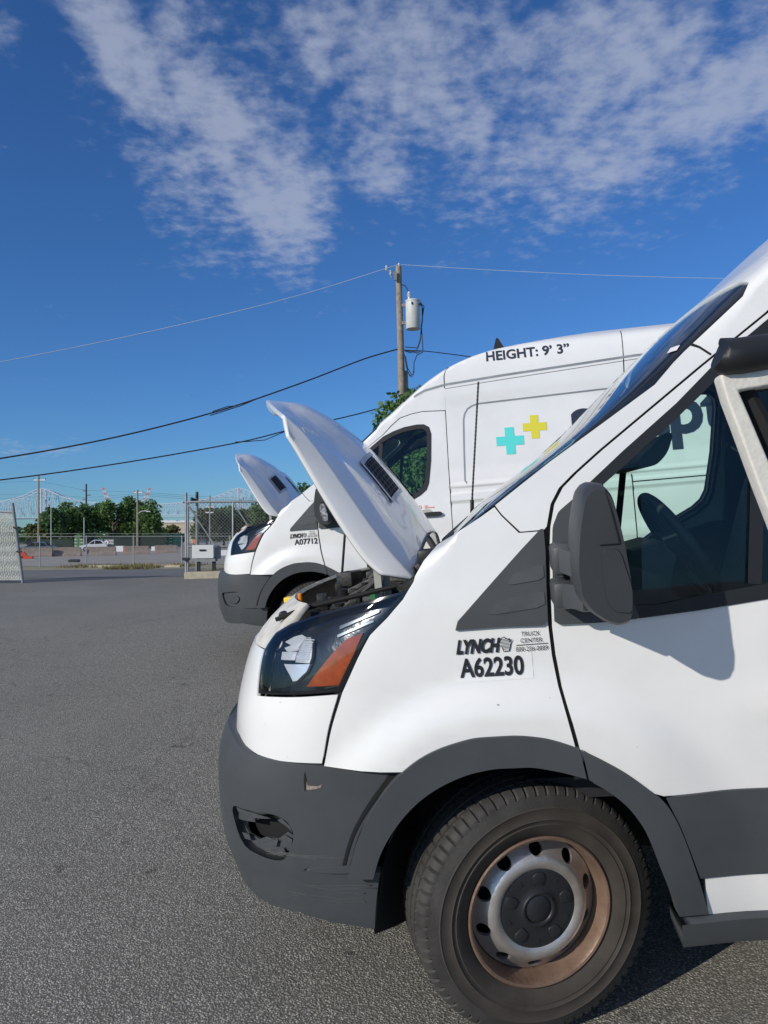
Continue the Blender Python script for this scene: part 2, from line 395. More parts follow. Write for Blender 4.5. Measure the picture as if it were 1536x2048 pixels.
def meshn(name, V, N, F, flip=False):
    V = [lie(v) for v in V]; N = [Vector((n[0], n[1] + KS * n[2], n[2])).normalized() for n in N]
    me = bpy.data.meshes.new(name); me.from_pydata([tuple(v) for v in V], [], F); me.polygons.foreach_set('use_smooth', [True] * len(me.polygons))
    me.normals_split_custom_set_from_vertices([tuple(n) for n in N]); return me
def patch(name, out, mt, parent, S=body, off=0, thick=.014, step=.045, sx=None, holes=(), both=True, label=None, shift=.5):
    vs, F, LO = cdt(out, holes, step, sx, shift)
    V = []; N = []
    for p in vs:
        q, n = P3(S, p.x, p.y, off); V.append(q); N.append(n)
    FF_ = []
    for f in F:
        a, b, c = vs[f[0]], vs[f[1]], vs[f[2]]
        FF_.append(f if (b - a).cross(c - a) > 0 else f[::-1])
    if thick:
        for lo in LO:
            n = len(lo); b = len(V); ar = 0
            for i in range(n): ar += vs[lo[i]].cross(vs[lo[(i + 1) % n]])
            for i in lo:                                    # rim: duplicates on the edge, then set back
                V.append(V[i].copy()); N.append(N[i])
            for i in lo: V.append(V[i] - N[i] * thick); N.append(N[i])
            for i in range(n):
                j = (i + 1) % n; FF_.append([b + j, b + i, b + n + i, b + n + j] if (ar > 0) == (lo is LO[0] or True) else [b + i, b + j, b + n + j, b + n + i])
            # outward normals of the rim
            for i in range(n):
                d = V[b + (i + 1) % n] - V[b + i - 1]; o = d.cross(N[b + i]); o = o.normalized() if o.length > 1e-9 else N[b + i]
                if ar < 0: o = -o
                N[b + i] = (o + N[b + i] * .6).normalized(); N[b + n + i] = o
    o = link(name, meshn(name, V, N, FF_), mt, parent)
    if label: o['label'] = label
    if both:
        V2 = [Vector((v.x, 2 * HW - v.y, v.z)) for v in V]; N2 = [Vector((n.x, -n.y, n.z)) for n in N]
        link(name, meshn(name, V2, N2, [f[::-1] for f in FF_]), mt, parent)
    return o
def strip(name, line, wd, mt, parent, S=body, off=.003, both=True, step=.05):
    l = [Vector(p) for p in dens_(line, step, False)]; V = []; N = []; F = []
    for i, p in enumerate(l):
        t = l[min(i + 1, len(l) - 1)] - l[max(i - 1, 0)]; t = t.normalized(); nn = Vector((-t.y, t.x)) * wd / 2
        for s in (-1, 1):
            q = p + nn * s; a, b = P3(S, q.x, q.y, off); V.append(a); N.append(b)
    F = [[2 * i, 2 * i + 2, 2 * i + 3, 2 * i + 1] for i in range(len(l) - 1)]
    o = link(name, meshn(name, V, N, F), mt, parent)
    if both: link(name, meshn(name, [Vector((v.x, 2 * HW - v.y, v.z)) for v in V], [Vector((n.x, -n.y, n.z)) for n in N], [f[::-1] for f in F]), mt, parent)
    return o
def inset(poly, d):
    n = len(poly); ar = sum(poly[i][0] * poly[(i + 1) % n][1] - poly[(i + 1) % n][0] * poly[i][1] for i in range(n)); s = 1 if ar > 0 else -1; r = []
    for i in range(n):
        a, b, c = Vector(poly[i - 1]), Vector(poly[i]), Vector(poly[(i + 1) % n])
        e1 = (b - a).normalized(); e2 = (c - b).normalized(); n1 = Vector((-e1.y, e1.x)) * s; n2 = Vector((-e2.y, e2.x)) * s
        m = (n1 + n2); m = m / max(.5, m.length_squared / 2) if m.length > 1e-6 else n1
        r.append(tuple(b + m * d * (1 if m.length < 3 else .4)))
    return r
def rnd(poly, k=.25, it=2):
    """rounds the corners of an outline (Chaikin)"""
    for _ in range(it):
        r = []
        for i in range(len(poly)):
            a, b = poly[i], poly[(i + 1) % len(poly)]
            r += [(a[0] + (b[0] - a[0]) * k, a[1] + (b[1] - a[1]) * k), (a[0] + (b[0] - a[0]) * (1 - k), a[1] + (b[1] - a[1]) * (1 - k))]
        poly = r
    return poly
def text_shape(s, bold=0, shear=0, spacing=1.0):
    cu = bpy.data.curves.new('lettering', 'FONT'); cu.body = s; cu.offset = bold; cu.shear = shear; cu.space_character = spacing; cu.resolution_u = 4; cu.size = 1
    ob = bpy.data.objects.new('lettering', cu); col.objects.link(ob); dg = bpy.context.evaluated_depsgraph_get(); dg.update()
    me = bpy.data.meshes.new_from_object(ob.evaluated_get(dg)); V = [(v.co.x, v.co.y) for v in me.vertices]; F = [list(p.vertices) for p in me.polygons]
    bpy.data.objects.remove(ob); bpy.data.meshes.remove(me); bpy.data.curves.remove(cu); return V, F
def decal(name, V, F, mt, parent, x0, h0, wd, ht, S=body, off=.004, tilt=0):
    """lays flat lettering V,F on the side so that it fills wd x ht from (x0, h0)"""
    ax = min(v[0] for v in V); bx = max(v[0] for v in V); ay = min(v[1] for v in V); by = max(v[1] for v in V); P = []; N = []
    for v in V:
        s = (v[0] - ax) / (bx - ax) * wd; t = (v[1] - ay) / max(1e-6, by - ay) * ht
        q, n = P3(S, x0 + s, h0 + t + s * tilt, off); P.append(q); N.append(n)
    G = []
    for f in F:
        a, b, c = (Vector(V[f[i]]) for i in (0, 1, 2)); G.append(f if (b - a).cross(c - a) > 0 else f[::-1])
    return link(name, meshn(name, P, N, G), mt, parent)
def lettering(name, s, mt, parent, x0, h0, wd, ht, bold=.02, shear=0, **k):
    V, F = text_shape(s, bold, shear); return decal(name, V, F, mt, parent, x0, h0, wd, ht, **k)

def U(pts, step=.015):
    """an open line given in true (u, w), brought into the surface's own coordinate"""
    return [(xofu(a, b), b) for a, b in dens_(pts, step, False)]
def spl(pts, n=6):
    """a smooth line through points of the surface"""
    q = [(skin(a, b)[0], b) for a, b in pts]; k = list(range(len(q))); fu = pchip(k, [p[0] for p in q]); fw = pchip(k, [p[1] for p in q])
    return [(xofu(fu(i / n), fw(i / n)), fw(i / n)) for i in range((len(q) - 1) * n + 1)]
# outlines, read off the photograph's vans and brought onto the surface above
D = [(.761, 1.939), (.573, 1.809), (.432, 1.708), (.291, 1.607), (.22, 1.552), (.179, 1.516), (.153, 1.474), (.137, 1.414), (.128, 1.348), (.121, 1.242), (.117, 1.149), (.12, 1.069), (.129, .988), (.143, .913), (.156, .844), (.165, .79)]
ARO = [(-.412, .492), (-.384, .602), (-.36, .68), (-.335, .735), (-.313, .783), (-.247, .826), (-.176, .853), (-.094, .869), (-.013, .87), (.066, .861), (.144, .835), (.163, .826), (.219, .794), (.281, .753), (.33, .71), (.366, .678), (.4, .609), (.421, .54), (.442, .457), (.464, .361)]
ARI = [(-.367, .492), (-.355, .565), (-.335, .621), (-.309, .674), (-.257, .717), (-.185, .756), (-.115, .777), (-.046, .786), (.021, .786), (.099, .772), (.175, .748), (.226, .714), (.275, .668), (.31, .612), (.332, .557), (.353, .487), (.375, .415), (.386, .363)]
GLO = [(.215, 1.49), (.35, 1.60), (.5, 1.715), (.613, 1.815), (.76, 1.92), (.85, 1.957), (.95, 1.985), (1.06, 1.997), (1.125, 1.993), (1.168, 1.965), (1.183, 1.90), (1.163, 1.667), (1.13, 1.473), (1.105, 1.415), (1.05, 1.372), (.974, 1.334), (.87, 1.27), (.79, 1.215), (.69, 1.183), (.5, 1.163), (.36, 1.153), (.254, 1.15), (.17, 1.152)]
WIN = [(.29, 1.515), (.36, 1.568), (.5, 1.677), (.613, 1.772), (.75, 1.868), (.85, 1.915), (.95, 1.945), (1.06, 1.957), (1.115, 1.953), (1.138, 1.93), (1.145, 1.89), (1.125, 1.67), (1.093, 1.485), (1.07, 1.44), (1.03, 1.405), (.96, 1.368), (.85, 1.305), (.77, 1.25), (.69, 1.222), (.5, 1.20), (.40, 1.185), (.335, 1.19)]
HEAD = [(-.75, .978), (-.761, 1.033), (-.770, 1.10), (-.745, 1.15), (-.677, 1.179), (-.542, 1.212), (-.429, 1.235), (-.328, 1.253), (-.247, 1.27), (-.259, 1.242), (-.288, 1.197), (-.325, 1.152), (-.339, 1.119), (-.367, 1.059), (-.397, 1.000), (-.526, .991), (-.638, .985)]
AMB = [(-.512, 1.013), (-.457, 1.072), (-.421, 1.113), (-.39, 1.146), (-.344, 1.16), (-.353, 1.126), (-.373, 1.072), (-.403, 1.017)]
FOG = [(-.842, .635), (-.707, .64), (-.60, .646), (-.555, .63), (-.538, .60), (-.54, .574), (-.576, .51), (-.634, .505), (-.78, .52)]
AUO = [(-.487, .492), (-.455, .588), (-.414, .664), (-.367, .728), (-.313, .782), (-.247, .826)] + ARO[6:12]; AUI = [(-.416, .492), (-.393, .553), (-.358, .612), (-.312, .667), (-.256, .715), (-.185, .754)] + ARI[6:11]      # true u here
def splu(q, n=6):
    k = list(range(len(q))); fu = pchip(k, [p[0] for p in q]); fw = pchip(k, [p[1] for p in q])
    return [(xofu(fu(i / n), fw(i / n)), fw(i / n)) for i in range((len(q) - 1) * n + 1)]
ARO1 = splu(AUO); ARO2 = spl(ARO[11:]); ARI1 = splu(AUI); ARI2 = spl(ARI[10:])
TIP = lambda h: FC(h) - LP
def ds(d): return [(a + d, b) for a, b in D]
def van(root):
    """every part both vans have"""
    W = M['white']
    # --- front
    patch('front_fascia', [(-.463, .80), (-.404, .992), (-.526, .984), (-.638, .978), (-.757, .97), (-.77, 1.03), (-.778, 1.10), (TIP(1.1), 1.10), (TIP(.83), .83), (-.9, .82), (-.736, .803), (-.612, .799)], W, root, S=skin, step=.03, sx=.02)
    patch('slam_panel', [(-.772, 1.103), (-.752, 1.152), (-.68, 1.19), (-.70, 1.235), (TIP(1.23), 1.235), (TIP(1.1), 1.103)], M['offwhite'], root, S=skin, off=-.004, step=.03, sx=.02)
    patch('radiator_grille', [(-1.20, .86), (-1.20, 1.08), (TIP(1.08), 1.08), (TIP(.86), .86)], M['black'], root, S=skin, off=.0015, thick=.001, step=.03)
    for k in range(4): strip('grille_bar', [(-1.21, .89 + k * .055), (TIP(.9), .89 + k * .055)], .014, M['plastic'], root, S=skin, off=.003)
    # --- wing and arch
    fd = ds(-.0055)
    patch('fender', [(-.457, .793), (-.391, .998), (-.361, 1.059), (-.333, 1.119), (-.319, 1.152), (-.282, 1.197), (-.252, 1.244)] + U([(-.246, 1.276), (-.236, 1.305), (-.21, 1.345), (-.172, 1.384), (-.123, 1.410), (-.045, 1.453), (-.004, 1.478), (.012, 1.453), (.056, 1.402), (.1225, 1.402)])[1:] + [p for p in fd if p[1] < 1.40] + [(.155, .815)] + [(a, b - .008) for a, b in ARO1[::-1] if b > .80] + [(-.313, .783)], W, root, step=.03, sx=.025)
    patch('wheel_arch_trim', ARO1 + ARI1[::-1], M['plastic'], root, off=.012, thick=.035, step=.03, sx=.02)
    patch('wheel_arch_trim', [(a + .006, b - .002) for a, b in ARO2[:2]] + ARO2[2:] + ARI2[::-1][:-2] + [(a + .006, b - .002) for a, b in ARI2[:2][::-1]], M['plastic'], root, off=.013, thick=.035, step=.03, sx=.02)
    sl_ = patch('fender_corner_trim', rnd([(-.153, 1.152), (.05, 1.349), (.122, 1.415), (.1215, 1.348), (.1145, 1.242), (.1105, 1.149), (-.016, 1.153)], .12, 1), M['plastic'], root, off=.010, step=.03)
    for po in ([(.01, 1.262), (.035, 1.296), (.112, 1.314), (.112, 1.272)], [(-.05, 1.185), (-.02, 1.222), (.108, 1.244), (.108, 1.200)]): patch('moulded_rib', rnd(po, .15, 1), M['plastic2'], root, off=.0125, thick=.0015, step=.02)
    # --- door
    dd = ds(.0055)
    dp = [p for p in dd] + [(.172, .81), (.219, .787), (.281, .746), (.33, .703), (.37, .688), (1.297, .688), (1.299, 1.025), (1.307, 1.611), (1.319, 2.093), (1.12, 2.105), (1.02, 2.092), (.919, 2.066), (.84, 2.005)]
    patch('door', dp, W, root, holes=[inset(GLO, .012)], step=.022, sx=.045, shift=0)
    patch('window_seal', GLO, M['black'], root, off=.004, holes=[WIN], step=.035, thick=.055)
    strip('window_divider', [(.735, 1.855), (.646, 1.222)], .034, M['black'], root, off=.006)
    g = patch('door_glass', inset(WIN, -.012), M['tint'], root, off=-.006, thick=0, step=.06)
    patch('door_corner_trim', rnd([(.1285, 1.15), (.1325, 1.242), (.1395, 1.348), (.147, 1.412), (.165, 1.45), (.215, 1.487), (.292, 1.522), (.338, 1.19), (.35, 1.152), (.254, 1.148)], .1, 1), M['plastic'], root, off=.011, step=.03)
    for po in ([(.135, 1.278), (.138, 1.318), (.20, 1.328), (.20, 1.288)], [(.129, 1.205), (.133, 1.247), (.20, 1.258), (.20, 1.215)]): patch('moulded_rib', rnd(po, .15, 1), M['plastic2'], root, off=.0135, thick=.0015, step=.02)
    patch('door_cladding', [(.372, .688), (1.297, .688), (1.297, .463), (.447, .463), (.425, .54), (.404, .609)], M['plastic'], root, off=.010, step=.04)
    for i, (h, o) in enumerate(((1.205, .02),)):
        patch('door_handle', rnd([(1.04, 1.18), (1.06, 1.215), (1.21, 1.215), (1.225, 1.20), (1.21, 1.178)], .2, 2), M['black'], root, off=.03, thick=.03, step=.03)
        patch('handle_cup', rnd([(1.02, 1.20), (1.04, 1.245), (1.13, 1.245), (1.15, 1.20)], .25, 2), M['lining'], root, off=.003, thick=.003, step=.03)
    patch('sill', [(.462, .457), (4.88, .457), (4.88, .352), (.466, .352)], W, root, off=.002, step=.05, sx=.3)
    patch('side_step', [(.386, .352), (3.2, .352), (3.2, .284), (.39, .284)], M['plastic'], root, off=.03, thick=.09, step=.04, sx=.2)
    # --- body side behind the door
    ar = [(3.75 + .46 * math.cos(math.pi * k / 12), .36 + .47 * math.sin(math.pi * k / 12)) for k in range(13)]
    patch('body_side', [(1.304, .69), (3.75 - .46, .69)] + [p for p in ar[::-1] if p[1] > .69] + [(3.75 + .46, .69), (4.90, .69), (4.90, 2.375), (2.967, 2.375), (1.818, 2.315), (1.335, 2.287), (1.326, 2.093), (1.314, 1.611), (1.306, 1.025)], W, root, step=.015, sx=.12, shift=0)
    patch('side_cladding', [(1.305, .688), (3.28, .688), (3.28, .463), (1.305, .463)], M['plastic'], root, off=.010, step=.05, sx=.2)
    patch('rear_arch_trim', [(3.75 + .47 * math.cos(math.pi * k / 14), .36 + .48 * math.sin(math.pi * k / 14)) for k in range(15)][::-1] + [(3.75 + .39 * math.cos(math.pi * k / 14), .36 + .40 * math.sin(math.pi * k / 14)) for k in range(15)], M['plastic'], root, off=.012, thick=.05)
    patch('rear_cladding', [(4.22, .688), (4.88, .688), (4.88, .463), (4.22, .463)], M['plastic'], root, off=.010, step=.05, sx=.2)
    strip('panel_groove', [(1.458, 1.44), (1.443, 1.468), (1.456, 1.728), (1.473, 2.0), (1.488, 2.055), (1.517, 2.095), (1.56, 2.118), (1.62, 2.13), (2.231, 2.141), (2.76, 2.15)], .014, M['steel'], root, off=.002)
    strip('panel_joint', [(2.895, 2.70), (2.88, 2.55), (2.87, 2.38)], .007, M['gap'], root, off=.0015); strip('panel_joint', [(2.87, 2.38), (2.84, 1.9), (2.84, .70)], .009, M['gap'], root, off=.0015)
    strip('panel_joint', [(2.845, 1.333), (4.88, 1.338)], .010, M['gap'], root, off=.0015)
    # --- roof, pillars, windscreen
    patch('roof', [(-.001, 1.483), (.016, 1.456), (.060, 1.406), (.124, 1.406)] + [p for p in fd[:8][::-1]] + [(.834, 2.012), (.915, 2.074), (1.018, 2.100), (1.12, 2.113), (1.325, 2.101), (1.335, 2.293), (1.818, 2.322), (2.967, 2.382), (4.90, 2.382), (4.90, 3.0), (TIP(3.0), 3.0), (TIP(2.6), 2.6), (TIP(2.3), 2.3), (TIP(2.075), 2.075), (.05, 2.07), (.45, 2.055), (.60, 2.03), (.664, 1.988), (.451, 1.772), (.297, 1.676), (.156, 1.589)], W, root, step=.04, sx=.07)
    strip('roof_gutter', [(1.05, 2.245), (1.15, 2.29), (1.335, 2.325), (1.818, 2.355), (2.967, 2.41), (4.9, 2.41)], .020, M['steel'], root, off=.002)
    strip('roof_joint', [(1.331, 2.295), (1.334, 2.40), (1.325, 2.452), (1.28, 2.475), (1.1, 2.485)], .008, M['gap'], root, off=.0015)
    strip('pillar_joint', [(.534, 1.872), (.575, 1.862), (.603, 1.838)], .006, M['gap'], root, off=.0015)
    patch('windscreen', [(.008, 1.494), (.156, 1.584), (.297, 1.671), (.451, 1.767), (.660, 1.984), (.60, 2.025), (.45, 2.05), (.05, 2.065), (TIP(2.07), 2.07), (TIP(1.415), 1.415), (-.6, 1.415), (xofu(-.125, 1.412), 1.412), (-.045, 1.458)], M['screen'], root, S=skin, off=-.006, thick=0, step=.04, sx=.02)
    strip('windscreen_frit', [(-.03, 1.475), (.145, 1.59), (.286, 1.679), (.438, 1.776), (.645, 1.988)], .008, M['gloss'], root, S=skin, off=-.009)
    # dark rubber behind every shut line
    strip('door_gap', D + [(.171, .741)], .05, M['gap'], root, off=-.012); strip('door_gap', [(.761, 1.942), (.838, 2.008), (.917, 2.07), (1.02, 2.097), (1.12, 2.109), (1.322, 2.097), (1.331, 2.29)], .05, M['gap'], root, off=-.012)
    strip('door_gap', [(1.322, 2.097), (1.311, 1.611), (1.302, 1.025), (1.301, .5)], .05, M['gap'], root, off=-.012)
    strip('shut_line', [(-.460, .80), (-.398, .995), (-.364, 1.059), (-.336, 1.119), (-.322, 1.152), (-.285, 1.197), (-.255, 1.244), (-.242, 1.272)], .03, M['gap'], root, S=skin, off=-.007)
    strip('shut_line', [(-.004, 1.481), (.014, 1.454), (.058, 1.404), (.127, 1.404)], .04, M['gap'], root, off=-.012); strip('shut_line', [(1.3, 2.29), (1.818, 2.318), (2.967, 2.378), (4.9, 2.378)], .04, M['gap'], root, off=-.012)
    # --- headlight: dark housing set back, reflectors in front of it, clear lens flush with the wing
    for side in (0, 1):
        hl = MBs = None
    b = patch('headlight', HEAD, M['lamp_in'], root, S=skin, off=-.042, thick=0, step=.02, sx=.015)
    heads = [o for o in root.children if o.name.startswith('headlight')]
    for i, o in enumerate(heads):
        pass
    pr = [('reflector', [(-.698, 1.138), (-.655, 1.156), (-.614, 1.163), (-.582, 1.157), (-.596, 1.125)], 'chrome', -.026), ('reflector', [(-.69, 1.122), (-.61, 1.143), (-.600, 1.12), (-.66, 1.112)], 'chrome', -.030), ('reflector', [(-.673, 1.085), (-.681, 1.108), (-.592, 1.112), (-.592, 1.088)], 'chrome', -.024),
          ('reflector', [(-.655, 1.074), (-.52, 1.078), (-.531, 1.056), (-.571, 1.029), (-.59, 1.026), (-.612, 1.045)], 'chrome', -.028), ('reflector_ribs', [(-.583, 1.157), (-.56, 1.158), (-.535, 1.14), (-.522, 1.117), (-.517, 1.097), (-.521, 1.080), (-.590, 1.082)], 'alu', -.027),
          ('side_marker', AMB, 'amber', -.012), ('light_bar', [(-.46, 1.190), (-.33, 1.226), (-.325, 1.219), (-.452, 1.180)], 'lampbar', -.036), ('light_bar', [(-.45, 1.164), (-.335, 1.198), (-.33, 1.192), (-.443, 1.156)], 'lampbar', -.036)]
    for nm, po, mm, of in pr:
        patch(nm, po, M[mm], root, S=skin, off=of, thick=.012, step=.02, sx=.012)
    for k in range(9): strip('reflector_ribs', [(-.575, 1.092 + k * .007), (-.527, 1.092 + k * .007)], .0025, M['chrome'], root, S=skin, off=-.023)
    patch('headlight_rim', HEAD, M['gloss'], root, S=skin, off=-.002, holes=[inset(HEAD, .009)], thick=.03, step=.02, sx=.015)
    patch('headlight_lens', inset(HEAD, .004), M['lens'], root, S=skin, off=.001, thick=0, step=.02, sx=.015)
    # gather the lamp's pieces under their lamp
    for o in list(root.children):
        n = o.name.split('.')[0]
        if n in ('reflector', 'reflector_ribs', 'side_marker', 'light_bar', 'headlight_rim', 'headlight_lens'):
            c = sum((v.co.y for v in o.data.vertices)) / len(o.data.vertices); o.parent = heads[0] if c < HW else heads[1]
    # --- door mirror
    mo = rnd([(.182, 1.508), (.204, 1.530), (.238, 1.527), (.259, 1.501), (.279, 1.411), (.292, 1.302), (.294, 1.235), (.280, 1.203), (.25, 1.196), (.218, 1.206), (.179, 1.232), (.154, 1.268), (.148, 1.337), (.161, 1.432)], .16, 2); mo = [(.228 + (a - .228) * .86, b) for a, b in mo]
    lowp = rnd([(.216, 1.386), (.262, 1.386), (.290, 1.285), (.285, 1.225), (.235, 1.232), (.218, 1.26), (.210, 1.33)], .14, 2); lowp = [(.234 + (a - .234) * .86, b) for a, b in lowp]
    for side in (1, -1):
        m = MB(); V = lambda v: v if side == 1 else 2 * HW - v
        m.prism(mo, (1, 0, 0), (0, 0, 1), (0, side, 0), (0, V(-.30), 0), .21, bev=.055); h = m.build('side_mirror', M['mirror'], root, smooth=True)
        m = MB(); m.prism(lowp, (1, 0, 0), (0, 0, 1), (0, side, 0), (0, V(-.304), 0), .10, bev=.06); m.build('mirror_cover', M['mirror'], h, smooth=True)
        m = MB(); m.tube([(.236, V(-.299), 1.512), (.246, V(-.303), 1.46), (.258, V(-.303), 1.392)], .0016, 5); m.tube([(.215, V(-.303), 1.391), (.258, V(-.303), 1.391)], .0016, 5); m.build('mirror_seam', M['gap'], h)
        m = MB(); m.box((.165, V(-.05), 1.335), (.075, .11, .075), bev=.012); m.box((.165, V(-.05), 1.245), (.085, .11, .07), bev=.012); m.box((.205, V(-.04), 1.29), (.06, .10, .19), bev=.02); m.beam((.165, V(-.11), 1.34), (.20, V(-.22), 1.33), .05, .06); m.beam((.165, V(-.11), 1.25), (.20, V(-.22), 1.26), .05, .06); m.build('mirror_arm', M['plastic'], h, smooth=True)
        m = MB(); m.box((.262, V(-.195), 1.41), (.006, .15, .15), Matrix.Rotation(math.radians(-9), 3, 'Y'), bev=.002); m.box((.280, V(-.195), 1.27), (.006, .14, .07), bev=.002); m.build('mirror_glass', M['mglass'], h)
    # --- hood, raised on its prop
    Er = [(-0.5778, 0.15, 1.7402), (-0.5598, 0.15, 1.6953), (-0.525, 0.15, 1.616), (-0.4798, 0.15, 1.5201), (-0.4305, 0.15, 1.4255), (-0.3834, 0.15, 1.3498), (-0.3449, 0.15, 1.311)]
    Sr = [(-0.6002, 0.2, 1.8065), (-0.5429, 0.2, 1.7452), (-0.4873, 0.2, 1.6621), (-0.4318, 0.2, 1.5657), (-0.3749, 0.2, 1.4648), (-0.3151, 0.2, 1.3679), (-0.2509, 0.2, 1.2838)]
    Kr = [(-0.8425, 1.03, 1.9826), (-0.7202, 1.03, 1.9605), (-0.6029, 1.03, 1.8924), (-0.4931, 1.03, 1.7904), (-0.3935, 1.03, 1.6664), (-0.3069, 1.03, 1.5325), (-0.2358, 1.03, 1.4006)]
    def rowf(R): return [pchip(list(range(7)), [p[i] for p in R]) for i in range(3)]
    eE, eS, eK = rowf(Er), rowf(Sr), rowf(Kr)
    nt = 42
    def hp(t, q):          # t 0 tip .. 6 hinge ; q 0 lower edge, 1 shoulder, 3 ridge .. 6 far edge
        m = q > 3; q2 = 6 - q if m else q
        E_, S_, K_ = (Vector([f(t) for f in g]) for g in (eE, eS, eK))
        if q2 < 1:
            p = E_ + (S_ - E_) * q2; o = math.sin(q2 * math.pi) * .004; p.y -= o
        else:
            s = (3 - q2) / 2; g = s ** (1.5 + .75 * sst(t, .3, 3.5)); y = S_.y + (1.03 - S_.y) * (1 - s); p = K_ + (S_ - K_) * g; p.y = y
            d = .016 * sst(s, .30, .52) * (1 - sst(s, .66, .84)) * sst(t, .3, 1.2) * (1 - sst(t, 4.6, 5.8))      # pressed hollow beside the ridge
            p.x -= d * .75; p.z -= d * .65
        if m: p.y = 2 * HW - p.y
        return p
    qs = [0, .2, .4, .6, .8, .92, 1.0, 1.03, 1.08, 1.15, 1.25] + [1.25 + k * .125 for k in range(1, 15)]; qs = qs + [6 - q for q in qs[-2::-1]]
    top = [[hp(6 * i / nt, q) for q in qs] for i in range(nt + 1)]; nq = len(qs)
    m = MB(); V = [p for r in top for p in r]; Fh = [(i * nq + j, i * nq + j + 1, (i + 1) * nq + j + 1, (i + 1) * nq + j) for i in range(nt) for j in range(nq - 1)]
    m.add(V, Fh)
    me = bpy.data.meshes.new('hood'); me.from_pydata([tuple(lie(v)) for v in m.v], [], m.f); hood = link('hood', me, M['white'], root, smooth=True)
    bm = bmesh.new(); bm.from_mesh(me); bmesh.ops.recalc_face_normals(bm, faces=bm.faces[:]); f0 = min(bm.faces, key=lambda f: (f.calc_center_median() - Vector((-.5, 1.0, 1.7))).length)
    if f0.normal.z < 0: bmesh.ops.reverse_faces(bm, faces=bm.faces[:])
    bm.to_mesh(me); bm.free()
    sd = hood.modifiers.new('sheet', 'SOLIDIFY'); sd.thickness = .012; sd.offset = -1
    ks = [k for k in range(nq) if min(qs[k], 6 - qs[k]) > 1.05]; lv = [top[0][k] + Vector((.004, 0, -.004)) for k in ks]; n_ = len(ks)
    for dx_, dz_ in ((-.003, -.016), (.003, -.034), (.016, -.050), (.03, -.054)):
        lv += [top[0][k] + Vector((dx_, 0, dz_)) * (.15 + .85 * (1 - sst((3 - min(qs[k], 6 - qs[k])) / 2, .5, .97))) for k in ks]
    m = MB(); m.add(lv, [(a_ * n_ + j, a_ * n_ + j + 1, (a_ + 1) * n_ + j + 1, (a_ + 1) * n_ + j) for a_ in range(4) for j in range(n_ - 1)]); m.build('hood_lip', M['white'], hood, smooth=True)
    # two black louvred vents let into the hood, one each side of its ridge
    def hoodpt(t, q, o):
        p = hp(t, q); a = hp(t + .05, q) - p; b = hp(t, q + .03) - p; n = a.cross(b).normalized(); n = n if n.z > 0 else -n
        return p + n * o
    for q0, q1 in ((1.98, 2.52), (6 - 2.52, 6 - 1.98)):
        t0, t1 = 3.55, 4.65
        fr = MB(); N_ = 6
        def sheet(mb, ta, tb, qa, qb, o, n=6, nn=4):
            g = [[hoodpt(ta + (tb - ta) * i / n, qa + (qb - qa) * j / nn, o) for j in range(nn + 1)] for i in range(n + 1)]
            V = [p for r in g for p in r]; mb.add(V, [(i * (nn + 1) + j, i * (nn + 1) + j + 1, (i + 1) * (nn + 1) + j + 1, (i + 1) * (nn + 1) + j) for i in range(n) for j in range(nn)])
        sheet(fr, t0, t1, q0, q1, .003); ve = fr.build('hood_vent', M['gap'], hood)
        fr = MB()
        for k in range(9): sheet(fr, t0 + .08 + k * .125, t0 + .08 + k * .125 + .03, q0 + .04, q1 - .04, .005, 1, 4)
        for k in range(5): qa = q0 + .06 + k * (q1 - q0 - .14) / 4; sheet(fr, t0 + .08, t1 - .08, qa, qa + .022, .006, 6, 1)
        fr.build('vent_louvres', M['black'], ve)
        fr = MB()
        for ta, tb, qa, qb in ((t0 - .06, t0 + .05, q0 - .03, q1 + .03), (t1 - .05, t1 + .06, q0 - .03, q1 + .03), (t0, t1, q0 - .04, q0 + .02), (t0, t1, q1 - .02, q1 + .04)): sheet(fr, ta, tb, qa, qb, .007)
        fr.build('vent_frame', M['alu'], ve)
    m = MB(); m.tube([(-.661, 1.2, 1.21), (-.626, 1.2, 1.419), (-.585, 1.2, 1.69)], .0055, 8); m.tube([(-.663, 1.2, 1.14), (-.660, 1.2, 1.235)], .022, 8); m.build('hood_prop', M['ink'], root)
    m = MB(); m.beam((-.372, .28, 1.18), (-.372, .28, 1.34), .022, .030); m.beam((-.345, .30, 1.18), (-.352, .30, 1.34), .012, .02); m.beam((-.30, .27, 1.32), (-.235, .25, 1.21), .030, .012); m.build('hood_hinge', M['lining'], root)
    # --- engine bay
    rq = random.Random(8)
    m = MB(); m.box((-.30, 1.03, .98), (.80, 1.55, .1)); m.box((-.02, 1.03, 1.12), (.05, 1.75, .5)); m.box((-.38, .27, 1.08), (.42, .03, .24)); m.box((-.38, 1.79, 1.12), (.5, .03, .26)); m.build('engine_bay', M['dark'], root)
    m = MB(); m.box((-.40, .62, 1.13), (.26, .26, .16), bev=.02); m.box((-.33, 1.10, 1.10), (.34, .50, .18), bev=.03); m.box((-.42, 1.58, 1.12), (.26, .24, .20), bev=.02); m.box((-.62, .95, 1.10), (.10, .9, .10), bev=.015); m.box((-.36, .40, 1.205), (.16, .12, .05), bev=.01)
    for k in range(5): m.box((-.46 + k * .055, .36 + .02 * (k % 2), 1.215 + .006 * k), (.035, .05, .04 + .012 * (k % 3)), bev=.006)
    for k in range(60):
        m.box((rq.uniform(-.62, -.22), rq.uniform(.32, 1.7), rq.uniform(1.16, 1.235)), (rq.uniform(.02, .09), rq.uniform(.03, .12), rq.uniform(.02, .06)), Matrix.Rotation(rq.uniform(-.5, .5), 3, 'Z'), bev=.006)
    m.build('engine_cover', M['engine'], root, smooth=True)
